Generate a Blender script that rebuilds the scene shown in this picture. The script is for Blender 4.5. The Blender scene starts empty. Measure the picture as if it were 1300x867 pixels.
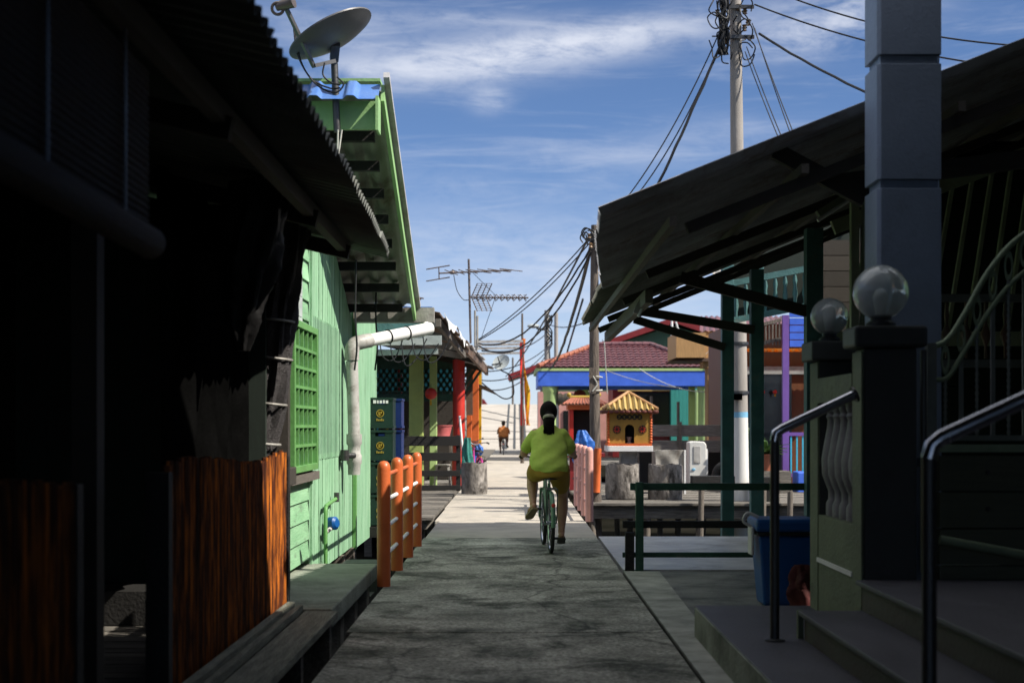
import bpy, bmesh, math, random
from mathutils import Vector, Matrix, Euler
R = random.Random(7)
C = bpy.context.scene.collection
PI = math.pi
F = 1806.0
CAMZ = 1.3
def P(px, py, d):
    """Photo pixel at distance d in metres: used only to read real positions off the photograph."""
    return Vector(((px - 655) * d / F, d, CAMZ - (py - 541) * d / F))

# ------------------------------------------------------------------ materials
def mat(name, col, rough=.75, var=.3, scale=5, bump=.25, bscale=40, metal=0, col2=None, stretch=(1, 1, 1),
        island=0, wave=None, spec=.4, trans=0, contrast=(.35, .7), detail=6, stain=None, stain_scale=1.2, stain_range=(.5, .68), alpha=1, speck=False):
    m = bpy.data.materials.new(name); m.use_nodes = True
    nt = m.node_tree; n = nt.nodes; l = nt.links
    b = n['Principled BSDF']
    tc = n.new('ShaderNodeTexCoord'); mp = n.new('ShaderNodeMapping'); mp.inputs['Scale'].default_value = stretch
    l.new(tc.outputs['Object'], mp.inputs['Vector'])
    nz = n.new('ShaderNodeTexNoise'); nz.inputs['Scale'].default_value = scale; nz.inputs['Detail'].default_value = detail
    nz.inputs['Roughness'].default_value = .62
    l.new(mp.outputs['Vector'], nz.inputs['Vector'])
    rp = n.new('ShaderNodeValToRGB'); rp.color_ramp.elements[0].position = contrast[0]; rp.color_ramp.elements[1].position = contrast[1]
    c2 = col2 or tuple(c * (1 - var) for c in col)
    rp.color_ramp.elements[0].color = (*c2, 1); rp.color_ramp.elements[1].color = (*col, 1)
    l.new(nz.outputs['Fac'], rp.inputs['Fac'])
    out = rp.outputs['Color']
    if stain:
        ns = n.new('ShaderNodeTexNoise'); ns.inputs['Scale'].default_value = stain_scale; ns.inputs['Detail'].default_value = 8
        ns.inputs['Roughness'].default_value = .74; ns.inputs['Distortion'].default_value = .4
        l.new(mp.outputs['Vector'], ns.inputs['Vector'])
        rs = n.new('ShaderNodeMapRange'); rs.inputs['From Min'].default_value = stain_range[0]; rs.inputs['From Max'].default_value = stain_range[1]
        l.new(ns.outputs['Fac'], rs.inputs['Value'])
        mx = n.new('ShaderNodeMix'); mx.data_type = 'RGBA'; mx.inputs[7].default_value = (*stain, 1)
        l.new(rs.outputs['Result'], mx.inputs[0]); l.new(out, mx.inputs[6]); out = mx.outputs[2]
    if speck:   # fine grit and hairline cracks of old concrete
        ng = n.new('ShaderNodeTexNoise'); ng.inputs['Scale'].default_value = 34; ng.inputs['Detail'].default_value = 5; ng.inputs['Roughness'].default_value = .75
        l.new(mp.outputs['Vector'], ng.inputs['Vector'])
        rg = n.new('ShaderNodeMapRange'); rg.inputs['From Min'].default_value = .36; rg.inputs['From Max'].default_value = .62; rg.inputs['To Min'].default_value = .30; rg.inputs['To Max'].default_value = 1.25
        l.new(ng.outputs['Fac'], rg.inputs['Value'])
        vo = n.new('ShaderNodeTexVoronoi'); vo.feature = 'DISTANCE_TO_EDGE'; vo.inputs['Scale'].default_value = .55
        wn_ = n.new('ShaderNodeVectorMath'); wn_.operation = 'MULTIPLY_ADD'; wn_.inputs[1].default_value = (.35, .35, .35)
        l.new(nz.outputs['Color'], wn_.inputs[0]); l.new(mp.outputs['Vector'], wn_.inputs[2]); l.new(wn_.outputs['Vector'], vo.inputs['Vector'])
        cr = n.new('ShaderNodeMapRange'); cr.inputs['From Max'].default_value = .012; cr.inputs['To Min'].default_value = .35
        l.new(vo.outputs['Distance'], cr.inputs['Value'])
        mm = n.new('ShaderNodeMath'); mm.operation = 'MULTIPLY'; l.new(rg.outputs['Result'], mm.inputs[0]); l.new(cr.outputs['Result'], mm.inputs[1])
        vs_ = n.new('ShaderNodeVectorMath'); vs_.operation = 'SCALE'; l.new(out, vs_.inputs[0]); l.new(mm.outputs[0], vs_.inputs['Scale']); out = vs_.outputs['Vector']
    if island:
        g = n.new('ShaderNodeNewGeometry'); mr = n.new('ShaderNodeMapRange')
        mr.inputs['To Min'].default_value = 1 - island; mr.inputs['To Max'].default_value = 1 + island * .6
        l.new(g.outputs['Random Per Island'], mr.inputs['Value'])
        vm = n.new('ShaderNodeVectorMath'); vm.operation = 'SCALE'
        l.new(out, vm.inputs[0]); l.new(mr.outputs['Result'], vm.inputs['Scale']); out = vm.outputs['Vector']
    l.new(out, b.inputs['Base Color'])
    b.inputs['Roughness'].default_value = rough; b.inputs['Metallic'].default_value = metal
    b.inputs['Specular IOR Level'].default_value = spec
    if trans: b.inputs['Transmission Weight'].default_value = trans
    if alpha < 1: b.inputs['Alpha'].default_value = alpha
    rr = n.new('ShaderNodeMapRange'); rr.inputs['To Min'].default_value = max(.05, rough - .15); rr.inputs['To Max'].default_value = min(1, rough + .15)
    l.new(nz.outputs['Fac'], rr.inputs['Value']); l.new(rr.outputs['Result'], b.inputs['Roughness'])
    if bump:
        nb = n.new('ShaderNodeTexNoise'); nb.inputs['Scale'].default_value = bscale; nb.inputs['Detail'].default_value = 4
        l.new(mp.outputs['Vector'], nb.inputs['Vector'])
        bp = n.new('ShaderNodeBump'); bp.inputs['Strength'].default_value = bump; bp.inputs['Distance'].default_value = .02
        l.new(nb.outputs['Fac'], bp.inputs['Height']); l.new(bp.outputs['Normal'], b.inputs['Normal'])
    return m

VG = (14, 14, 1.2)   # grain along Z
HX = (1.2, 14, 14)   # grain along X
HY = (14, 1.2, 14)   # grain along Y
M = dict(
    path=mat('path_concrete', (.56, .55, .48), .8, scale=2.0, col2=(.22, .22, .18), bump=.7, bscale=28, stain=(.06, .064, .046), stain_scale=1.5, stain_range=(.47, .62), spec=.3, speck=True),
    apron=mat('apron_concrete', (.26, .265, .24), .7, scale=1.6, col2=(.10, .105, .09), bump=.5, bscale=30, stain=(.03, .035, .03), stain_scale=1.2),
    strip=mat('strip_concrete', (.50, .50, .45), .8, scale=3, col2=(.22, .23, .2), bump=.5, bscale=30),
    slab=mat('slab_concrete', (.54, .54, .53), .45, scale=2.4, col2=(.30, .31, .32), bump=.2, spec=.5, stain=(.2, .2, .19), stain_scale=1.3, stain_range=(.52, .66)), path_clean=mat('clean_path_concrete', (.44, .395, .335), .85, scale=2.4, col2=(.32, .30, .265), bump=.5, bscale=28, stain=(.22, .205, .18), stain_scale=1.1, stain_range=(.54, .70), spec=.25),  # path_clean: newer slab, cleaner and paler concrete
    ledge=mat('ledge_concrete', (.30, .33, .27), .85, scale=2.5, col2=(.17, .19, .15), bump=.5, stain=(.08, .09, .07), stain_scale=1.6),
    ramp=mat('ramp_concrete', (.42, .385, .34), .85, scale=.8, col2=(.30, .275, .24), bump=.3, bscale=15),
    water=mat('tidal_mud', (.016, .015, .012), .95, scale=.6, col2=(.008, .008, .006), bump=.3, bscale=5, spec=0),
    concrete=mat('grey_concrete', (.36, .34, .31), .85, scale=4, col2=(.2, .19, .17), bump=.5, stain=(.1, .095, .085), stain_scale=2.5),
    burnt=mat('sooty_concrete', (.42, .39, .36), .85, scale=2.5, col2=(.10, .085, .07), bump=.7, bscale=14, stain=(.035, .03, .026), stain_scale=2.6, stain_range=(.46, .62), stretch=(1.4, 1.4, .8)),
    old_wood=mat('weathered_wood', (.22, .20, .17), .85, scale=3, col2=(.085, .078, .068), bump=.6, bscale=12, stretch=HY, island=.35),
    old_wood_x=mat('weathered_wood_across', (.24, .22, .19), .85, scale=3, col2=(.09, .082, .072), bump=.6, bscale=12, stretch=HX, island=.35),
    old_wood_z=mat('weathered_wood_upright', (.22, .19, .16), .85, scale=3, col2=(.09, .075, .06), bump=.6, bscale=12, stretch=VG, island=.3),
    ledge_wood=mat('grey_green_plank', (.24, .25, .20), .8, scale=3, col2=(.08, .085, .065), bump=.8, bscale=12, stretch=HY, island=.25),
    black_wood=mat('black_wood', (.014, .013, .012), .7, scale=4, bump=.4, island=.3),
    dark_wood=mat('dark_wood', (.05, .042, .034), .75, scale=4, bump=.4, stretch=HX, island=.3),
    dark_wood_y=mat('dark_beam_wood', (.16, .14, .12), .75, scale=4, bump=.4, stretch=HY, island=.3),
    black_cloth=mat('dull_black_cloth', (.004, .004, .004), .95, scale=4, var=.5, bump=.3, spec=0), fence=mat('orange_varnished_bamboo', (.56, .155, .010), .55, scale=2.2, col2=(.06, .012, .002), bump=.5, bscale=9, stretch=VG, island=.55, contrast=(.46, .66)),
    tin_dark=mat('dark_tin', (.20, .21, .19), .6, scale=2, col2=(.10, .105, .095), bump=.2, metal=.1),
    eave_red=mat('dull_eave_red', (.13, .03, .02), .6, scale=6, var=.4), ridge_tan=mat('tan_ridge_tile', (.45, .24, .10), .6, scale=5, var=.35), tin_rust=mat('rusty_tin', (.46, .46, .48), .5, scale=2.2, col2=(.28, .28, .29), bump=.2, stain=(.20, .15, .12), stain_scale=1.8),
    tin_green=mat('faded_green_tin', (.22, .22, .18), .7, scale=2, col2=(.10, .10, .08), bump=.3, stain=(.06, .035, .02), stain_scale=2),
    tin_grey=mat('grey_tin', (.40, .39, .36), .55, scale=2, col2=(.22, .21, .19), bump=.2, metal=.2, stain=(.12, .07, .04), stain_scale=1.4),
    tin_brown=mat('brown_tin', (.16, .11, .08), .65, scale=2.5, col2=(.06, .04, .03), bump=.3, stain=(.14, .06, .03), stain_scale=2),
    tin_blue=mat('blue_tin', (.10, .19, .42), .4, scale=3, col2=(.05, .15, .45), bump=.1),
    mint=mat('mint_paint', (.29, .49, .32), .7, scale=2, col2=(.18, .36, .21), bump=.35, bscale=18, stretch=(4, 4, .8), island=.18, stain=(.12, .18, .12), stain_scale=2.6, stain_range=(.56, .68)),
    mint_h=mat('mint_clapboard', (.29, .51, .31), .6, scale=2, col2=(.19, .38, .21), bump=.3, bscale=18, stretch=(4, .8, 4), island=.16, stain=(.13, .19, .13), stain_scale=2.6, stain_range=(.56, .68)),
    clap_grey=mat('grey_clapboard', (.42, .46, .46), .7, scale=2, bump=.25, stretch=(4, .8, 4), island=.1),
    leaf_green=mat('leaf_green_paint', (.12, .30, .09), .5, scale=3, var=.2, bump=.15),
    trim_green=mat('pale_green_trim', (.28, .48, .20), .55, scale=3, var=.2, bump=.15),
    dark_green=mat('dark_green_paint', (.025, .085, .055), .55, scale=5, var=.45, bump=.3, stain=(.09, .085, .07), stain_scale=5, stain_range=(.6, .7)),
    teal_post=mat('teal_post_paint', (.07, .18, .18), .6, scale=4, var=.4, bump=.3, stain=(.13, .14, .12), stain_scale=4, stain_range=(.56, .68)),
    pvc=mat('white_pvc', (.78, .78, .77), .4, scale=3, var=.08, bump=.03, stain=(.45, .43, .39), stain_scale=2, stain_range=(.6, .75)),
    pvc_grey=mat('grubby_pvc', (.45, .44, .42), .5, scale=6, var=.3, bump=.1, stain=(.16, .14, .12), stain_scale=5),
    orange=mat('orange_paint', (.56, .125, .035), .4, scale=3, var=.25, bump=.1, stain=(.26, .10, .05), stain_scale=6, stain_range=(.60, .66)),
    white=mat('white_paint', (.75, .75, .74), .5, scale=4, var=.12, bump=.08),
    dirty_white=mat('dirty_white_plastic', (.66, .66, .63), .5, scale=3, var=.2, bump=.08, stain=(.42, .4, .36), stain_scale=3, stain_range=(.56, .75)),
    pink=mat('faded_pink_paint', (.62, .32, .28), .5, scale=3, var=.2, bump=.1),
    red=mat('red_paint', (.50, .03, .018), .5, scale=4, var=.25, bump=.1),
    deep_red=mat('deep_red_paint', (.22, .018, .02), .5, scale=4, var=.3, bump=.15),
    vermilion=mat('vermilion_paint', (.62, .13, .03), .5, scale=4, var=.25, bump=.1),
    lattice_green=mat('pale_lattice_green', (.32, .37, .22), .6, scale=4, var=.3, bump=.2), yellow=mat('yellow_ochre_paint', (.38, .21, .035), .6, scale=4, var=.2, bump=.15, stain=(.4, .2, .04), stain_scale=4, stain_range=(.6, .72)),
    cream=mat('cream_yellow_tile', (.44, .31, .11), .5, scale=4, var=.2, bump=.15),
    lime=mat('lime_paint', (.42, .58, .24), .55, scale=3, var=.15, bump=.1),
    olive_post=mat('olive_post_paint', (.34, .42, .12), .55, scale=3, var=.2, bump=.15),
    blue=mat('royal_blue_paint', (.06, .16, .72), .5, scale=3, var=.2, bump=.1),
    turquoise=mat('turquoise_paint', (.04, .30, .27), .6, scale=3, var=.25, bump=.2, stretch=VG),
    violet=mat('violet_paint', (.18, .09, .36), .5, scale=3, var=.2, bump=.1),
    tan=mat('tan_boards', (.52, .30, .12), .7, scale=3, var=.3, bump=.2, stretch=VG, island=.15),
    gable_green=mat('dull_green_boards', (.075, .15, .09), .7, scale=3, var=.25, bump=.2, stretch=HX, island=.1),
    tile_red=mat('maroon_roof_tile', (.17, .065, .07), .35, scale=5, col2=(.09, .035, .045), bump=.1, spec=.6),
    tile_orange=mat('orange_ridge_tile', (.34, .11, .06), .45, scale=5, var=.4, bump=.1),
    black=mat('black_plastic', (.012, .012, .013), .5, scale=6, bump=.1),
    rubber=mat('black_rubber', (.018, .018, .018), .75, scale=8, bump=.2),
    steel=mat('stainless_steel', (.55, .56, .60), .22, scale=8, var=.1, bump=.02, metal=1),
    dark_steel=mat('dark_steel', (.10, .10, .10), .45, scale=8, var=.3, bump=.1, metal=.8),
    iron=mat('black_iron', (.16, .17, .15), .4, scale=8, var=.3, bump=.1, metal=.3),
    iron_pale=mat('worn_pale_iron', (.24, .30, .19), .4, scale=8, var=.3, bump=.1, metal=.2),
    alu=mat('dull_aluminium', (.16, .13, .12), .5, scale=8, var=.3, metal=.6),
    dish=mat('grey_dish_metal', (.10, .10, .105), .5, scale=5, var=.25, bump=.05, metal=.3),
    wire=mat('black_cable', (.008, .009, .012), .6, scale=5, bump=0),
    wire_pale=mat('pale_cable', (.55, .55, .5), .6, scale=5, bump=0),
    ceramic=mat('brown_porcelain', (.20, .12, .06), .3, scale=8, var=.4, bump=0),
    pole=mat('pole_concrete', (.34, .315, .29), .8, scale=2, col2=(.24, .22, .2), bump=.3, stretch=(3, 3, .6)),
    pole_wood=mat('pole_timber', (.17, .14, .115), .9, scale=3, col2=(.07, .055, .045), bump=.9, bscale=7, stretch=VG),
    pole_white=mat('whitewash', (.62, .62, .60), .7, scale=3, var=.15, bump=.15, stretch=(3, 3, .5)),
    pale_blue=mat('pale_blue_band', (.18, .42, .62), .6, scale=3, var=.15),
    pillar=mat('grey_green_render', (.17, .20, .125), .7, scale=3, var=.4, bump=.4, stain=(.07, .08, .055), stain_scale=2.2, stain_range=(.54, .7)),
    pillar_dark=mat('shaded_pillar_grey', (.045, .048, .045), .55, scale=3, var=.3, bump=.15),  # shaded copy of the pillar render, shade put into the colour
    column=mat('blue_grey_paint', (.22, .27, .36), .6, scale=2, var=.2, bump=.2, stain=(.13, .15, .18), stain_scale=1.6, stain_range=(.54, .74)),
    tread=mat('grey_step_tile', (.09, .088, .105), .55, scale=4, var=.25, bump=.2),
    riser=mat('brown_step_riser', (.07, .055, .05), .6, scale=4, var=.3, bump=.2),
    cladding=mat('olive_cladding', (.10, .105, .065), .6, scale=3, var=.25, bump=.2, stretch=HX, island=.15),
    baluster=mat('pale_grey_baluster', (.22, .22, .23), .6, scale=6, var=.25, bump=.2),
    bin_blue=mat('blue_bin_plastic', (.006, .08, .28), .4, scale=4, var=.2, bump=.05),
    crate_green=mat('bottle_green_plastic', (.008, .028, .021), .4, scale=5, var=.2, bump=.05),
    crate_blue=mat('blue_crate_plastic', (.010, .03, .13), .4, scale=5, var=.2, bump=.05),
    emblem=mat('gold_emblem', (.38, .26, .035), .5, scale=9, var=.2, bump=0),
    tarp=mat('black_tarpaulin', (.010, .0095, .010), .5, scale=4, var=.5, bump=.5, bscale=9, spec=.25), mudstone=mat('black_mud_stone', (.014, .013, .011), .8, scale=4, bump=.4),
    net=mat('charcoal_shade_net', (.04, .034, .036), .5, scale=6, var=.5, bump=.8, bscale=50, stretch=(1, 1, 4)),
    blind=mat('brown_reed_blind', (.05, .03, .025), .8, scale=4, var=.4, bump=.6, bscale=30, stretch=(1, 1, 8)),
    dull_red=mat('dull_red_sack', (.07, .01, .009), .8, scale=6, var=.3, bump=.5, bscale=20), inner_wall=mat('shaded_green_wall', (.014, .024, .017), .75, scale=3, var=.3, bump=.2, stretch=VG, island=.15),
    skin=mat('skin', (.46, .25, .16), .5, scale=12, var=.12, bump=.05),
    skin_dark=mat('darker_skin', (.17, .08, .045), .5, scale=12, var=.12, bump=.05),
    hair=mat('black_hair', (.010, .006, .005), .75, spec=.15, scale=30, var=.5, bump=.9, bscale=60, stretch=(6, 6, .6)),
    shirt=mat('lime_green_shirt', (.46, .58, .10), .85, scale=9, var=.18, bump=.5, bscale=12),
    shirt_far=mat('rust_orange_shirt', (.38, .13, .03), .85, scale=14, var=.1, bump=.25, bscale=9),
    shorts=mat('mustard_shorts', (.33, .20, .025), .85, scale=14, var=.12, bump=.3, bscale=12),
    shorts_far=mat('brown_shorts', (.10, .045, .02), .85, scale=14, var=.1, bump=.3, bscale=12),
    scrunchie=mat('cream_scrunchie', (.55, .5, .38), .8, scale=30, var=.5, bump=.5),
    slipper=mat('tan_flip_flop', (.30, .22, .12), .7, scale=8, bump=.1),
    slipper_dark=mat('dark_flip_flop', (.03, .025, .022), .7, scale=8, bump=.1),
    bike_green=mat('pale_green_bike', (.12, .23, .15), .35, scale=6, var=.15, bump=.03),
    bike_pink=mat('magenta_bike', (.42, .04, .22), .35, scale=6, var=.15, bump=.03),
    bike_blue=mat('blue_bike', (.02, .07, .35), .35, scale=6, var=.15, bump=.03),
    bike_black=mat('black_bike', (.015, .015, .017), .35, scale=6, var=.15, bump=.03),
    teal_cloth=mat('teal_cloth', (.04, .22, .19), .9, scale=8, var=.4, bump=.8, bscale=20),
    blue_cloth=mat('blue_plastic_sheet', (.03, .14, .50), .45, scale=8, var=.3, bump=.8, bscale=16),
    pink_plastic=mat('pink_basin_plastic', (.48, .12, .12), .45, scale=6, var=.2),
    cyan=mat('cyan_paint', (.05, .45, .62), .5, scale=5, var=.15),
    flag_orange=mat('orange_flag', (.75, .22, .01), .8, scale=5, var=.25, bump=.5, bscale=8),
    flag_yellow=mat('yellow_flag', (.80, .48, .02), .8, scale=5, var=.2, bump=.5, bscale=8),
    flag_red=mat('red_flag', (.62, .03, .02), .8, scale=5, var=.2, bump=.5, bscale=8),
    leaf=mat('green_leaf', (.06, .13, .03), .5, scale=6, var=.5, island=.4),
    dark_glass=mat('dark_window_glass', (.012, .014, .016), .12, scale=3, var=.2, bump=0, spec=.6),
    amber=mat('amber_corrugated_sheet', (.70, .28, .015), .5, scale=4, var=.2),
    door_orange=mat('brown_orange_door', (.16, .055, .016), .6, scale=4, var=.3, bump=.2, stretch=VG),
    globe_metal=mat('dark_lamp_base', (.02, .022, .022), .5, scale=6),
)
def glass_mat():
    m = bpy.data.materials.new('clear_globe_glass'); m.use_nodes = True
    b = m.node_tree.nodes['Principled BSDF']
    b.inputs['Base Color'].default_value = (.86, .90, .88, 1); b.inputs['Roughness'].default_value = .16
    b.inputs['Transmission Weight'].default_value = .74; b.inputs['IOR'].default_value = 1.15
    b.inputs['Specular IOR Level'].default_value = .9
    b.inputs['Coat Weight'].default_value = .6; b.inputs['Coat Roughness'].default_value = .12
    return m
M['glass'] = glass_mat()
def translucent(m, f):
    nt = m.node_tree; b = nt.nodes['Principled BSDF']; out = nt.nodes['Material Output']
    t = nt.nodes.new('ShaderNodeBsdfTranslucent'); mx = nt.nodes.new('ShaderNodeMixShader'); mx.inputs[0].default_value = f
    src = b.inputs['Base Color'].links[0].from_socket; nt.links.new(src, t.inputs['Color'])
    nt.links.new(b.outputs[0], mx.inputs[1]); nt.links.new(t.outputs[0], mx.inputs[2]); nt.links.new(mx.outputs[0], out.inputs['Surface'])
translucent(M['amber'], .6); translucent(M['flag_orange'], .4); translucent(M['flag_yellow'], .4); translucent(M['leaf'], .3)

# ------------------------------------------------------------------ mesh builder
class B:
    def __init__(s): s.bm = bmesh.new()
    def hexa(s, p):
        v = [s.bm.verts.new(q) for q in p]
        for f in ((0, 3, 2, 1), (4, 5, 6, 7), (0, 1, 5, 4), (1, 2, 6, 5), (2, 3, 7, 6), (3, 0, 4, 7)):
            s.bm.faces.new([v[i] for i in f])
        return s
    def box(s, x0, x1, y0, y1, z0, z1):
        return s.hexa([(x0, y0, z0), (x1, y0, z0), (x1, y1, z0), (x0, y1, z0), (x0, y0, z1), (x1, y0, z1), (x1, y1, z1), (x0, y1, z1)])
    def beam(s, a, b, w, h, up=(0, 0, 1)):
        a = Vector(a); b = Vector(b); d = (b - a).normalized(); u = Vector(up)
        if abs(d.dot(u)) > .98: u = Vector((0, 1, 0))
        r = d.cross(u).normalized() * (w / 2); t = r.cross(d).normalized() * (h / 2)
        return s.hexa([a - r - t, a + r - t, b + r - t, b - r - t, a - r + t, a + r + t, b + r + t, b - r + t])
    def tube(s, pts, r, seg=10, caps=True):
        pts = [Vector(p) for p in pts]; n = len(pts); rs = r if isinstance(r, (list, tuple)) else [r] * n
        rings = []; prev = None
        for i, p in enumerate(pts):
            d = (pts[min(i + 1, n - 1)] - pts[max(i - 1, 0)])
            if d.length < 1e-9: d = Vector((0, 0, 1))
            d.normalize()
            if prev is None:
                u = d.orthogonal().normalized()
            else:
                u = prev - d * prev.dot(d)
                u = u.normalized() if u.length > 1e-6 else d.orthogonal().normalized()
            prev = u; w = d.cross(u)
            rings.append([s.bm.verts.new(p + (u * math.cos(2 * PI * k / seg) + w * math.sin(2 * PI * k / seg)) * rs[i]) for k in range(seg)])
        for a, b in zip(rings, rings[1:]):
            for k in range(seg): s.bm.faces.new((a[k], a[(k + 1) % seg], b[(k + 1) % seg], b[k]))
        if caps:
            s.bm.faces.new(rings[0][::-1]); s.bm.faces.new(rings[-1])
        return s
    def lathe(s, c, prof, seg=24, ax=(0, 0, 1), sx=1, sy=1):
        """prof: list of (radius, height) along ax from c."""
        c = Vector(c); q = Vector((0, 0, 1)).rotation_difference(Vector(ax).normalized())
        rings = []
        for r, h in prof:
            rings.append([s.bm.verts.new(c + q @ Vector((math.cos(2 * PI * k / seg) * max(r, 1e-4) * sx, math.sin(2 * PI * k / seg) * max(r, 1e-4) * sy, h))) for k in range(seg)])
        for a, b in zip(rings, rings[1:]):
            for k in range(seg): s.bm.faces.new((a[k], a[(k + 1) % seg], b[(k + 1) % seg], b[k]))
        s.bm.faces.new(rings[0][::-1]); s.bm.faces.new(rings[-1])
        return s
    def ball(s, c, r, seg=20, ring=12):
        r = r if isinstance(r, (tuple, list)) else (r, r, r)
        m = Matrix.Translation(Vector(c)) @ Matrix.Diagonal((*r, 1))
        bmesh.ops.create_uvsphere(s.bm, u_segments=seg, v_segments=ring, radius=1, matrix=m); return s
    def prism(s, poly, y0, y1, ax='y'):
        """poly of 2-D points, extruded along the axis ax."""
        f = {'y': lambda p, t: (p[0], t, p[1]), 'x': lambda p, t: (t, p[0], p[1]), 'z': lambda p, t: (p[0], p[1], t)}[ax]
        a = [s.bm.verts.new(f(p, y0)) for p in poly]; b = [s.bm.verts.new(f(p, y1)) for p in poly]; n = len(poly)
        s.bm.faces.new(a); s.bm.faces.new(b[::-1])
        for i in range(n): s.bm.faces.new((a[i], b[i], b[(i + 1) % n], a[(i + 1) % n]))
        return s
    def torus(s, c, Rr, r, ax=(1, 0, 0), seg=32, ss=8):
        c = Vector(c); q = Vector((0, 0, 1)).rotation_difference(Vector(ax).normalized()); rings = []
        for i in range(seg):
            t = 2 * PI * i / seg
            rings.append([s.bm.verts.new(c + q @ Vector(((Rr + r * math.cos(2 * PI * k / ss)) * math.cos(t), (Rr + r * math.cos(2 * PI * k / ss)) * math.sin(t), r * math.sin(2 * PI * k / ss)))) for k in range(ss)])
        for i in range(seg):
            a, b = rings[i], rings[(i + 1) % seg]
            for k in range(ss): s.bm.faces.new((a[k], b[k], b[(k + 1) % ss], a[(k + 1) % ss]))
        return s
    def grid(s, fn, nu, nv, thick=.004):
        """fn(u, v) with 0..1 -> point; gives a sheet with real thickness."""
        t = B()
        g = [[t.bm.verts.new(fn(i / nu, j / nv)) for j in range(nv + 1)] for i in range(nu + 1)]
        for i in range(nu):
            for j in range(nv): t.bm.faces.new((g[i][j], g[i + 1][j], g[i + 1][j + 1], g[i][j + 1]))
        if thick:
            bmesh.ops.recalc_face_normals(t.bm, faces=t.bm.faces)
            bmesh.ops.solidify(t.bm, geom=t.bm.faces[:], thickness=thick)
        me = bpy.data.meshes.new('tmp'); t.bm.to_mesh(me); t.bm.free(); s.bm.from_mesh(me); bpy.data.meshes.remove(me)
        return s
    def corr(s, eave, top, pitch=.08, amp=.016, thick=.004, ragged=0, nv=1, sag=0):
        """corrugated sheet: polyline eave -> polyline top (same count); the ribs run from eave to top."""
        eave = [Vector(p) for p in eave]; top = [Vector(p) for p in top]; n = len(eave) - 1
        L = sum((eave[i + 1] - eave[i]).length for i in range(n)); nu = max(4, int(L / pitch) * 6)
        def lerp(pl, u):
            t = u * n; i = min(int(t), n - 1); return pl[i].lerp(pl[i + 1], t - i)
        rr = random.Random(3); jit = [rr.uniform(-1, 1) for _ in range(nu // 6 // 8 + 3)]
        def fn(u, v):
            a, b = lerp(eave, u), lerp(top, u)
            if ragged: a = a + (a - b).normalized() * ragged * jit[int(u * nu / 6 / 8)]
            p = a.lerp(b, v); nrm = (b - a).cross(lerp(eave, min(1, u + .02)) - lerp(eave, max(0, u - .02))).normalized()
            if nrm.z < 0: nrm = -nrm
            return p + nrm * (amp * math.cos(u * L / pitch * 2 * PI) - sag * math.sin(PI * v))
        return s.grid(fn, nu, nv, thick)
    def build(s, name, m, parent=None, smooth=False, loc=None, bevel=0):
        bmesh.ops.recalc_face_normals(s.bm, faces=s.bm.faces)
        L = Vector(parent.get('_L', (0, 0, 0))) if parent is not None else Vector(loc or (0, 0, 0))
        if L.length: bmesh.ops.translate(s.bm, verts=s.bm.verts, vec=-L)
        me = bpy.data.meshes.new(name); s.bm.to_mesh(me); s.bm.free()
        mm = M[m] if isinstance(m, str) else m
        me.materials.append(mm)
        if smooth:
            for p in me.polygons: p.use_smooth = True
            me.set_sharp_from_angle(angle=math.radians(42))
        o = bpy.data.objects.new(name, me); C.objects.link(o)
        if parent is not None:
            o.parent = parent; o['_L'] = tuple(L)
        else:
            o.location = L; o['_L'] = tuple(L)
        if bevel:
            md = o.modifiers.new('edge', 'BEVEL'); md.width = bevel; md.segments = 2; md.limit_method = 'ANGLE'
        return o

def tag(o, label, cat, group=None, kind=None):
    o['label'] = label; o['category'] = cat
    if group: o['group'] = group
    if kind: o['kind'] = kind
    return o
def thing(name, label, cat, loc=(0, 0, 0), group=None):
    o = bpy.data.objects.new(name, None); o.empty_display_size = .1; C.objects.link(o); o.location = loc; o['_L'] = tuple(loc)
    return tag(o, label, cat, group)
def struct(b, name, m, label, cat='ground', **k):
    o = b.build(name, m, **k); o['kind'] = 'structure'; o['label'] = label; o['category'] = cat; return o
def copy_tree(o, parent=None):
    c = o.copy(); C.objects.link(c); c.parent = parent
    for ch in list(o.children): copy_tree(ch, c)
    return c
def sag_line(a, b, sag, n=18, wob=0, seed=1):
    a = Vector(a); b = Vector(b); r = random.Random(seed); out = []
    for i in range(n + 1):
        t = i / n; p = a.lerp(b, t); p.z -= sag * 4 * t * (1 - t)
        if wob and 0 < i < n: p += Vector((r.uniform(-wob, wob), r.uniform(-wob, wob), r.uniform(-wob, wob)))
        out.append(p)
    return out
def smooth_path(pts, n=8):
    pts = [Vector(p) for p in pts]; q = [pts[0] * 2 - pts[1]] + pts + [pts[-1] * 2 - pts[-2]]; out = []
    for i in range(1, len(q) - 2):
        for k in range(n):
            t = k / n; a, b, c, d = q[i - 1:i + 3]
            out.append(.5 * ((2 * b) + (c - a) * t + (2 * a - 5 * b + 4 * c - d) * t * t + (3 * b - a - 3 * c + d) * t ** 3))
    return out + [pts[-1]]
SUN_E, SKY_S, EXPO = 4.0, .064, 1.05
SKY_TINT = (.76, .82, .92, 1)
CLOUD = (6.2, 6.5, 7.3, 1); FILL_CLOUD = (14, 14, 14, 1)
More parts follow.
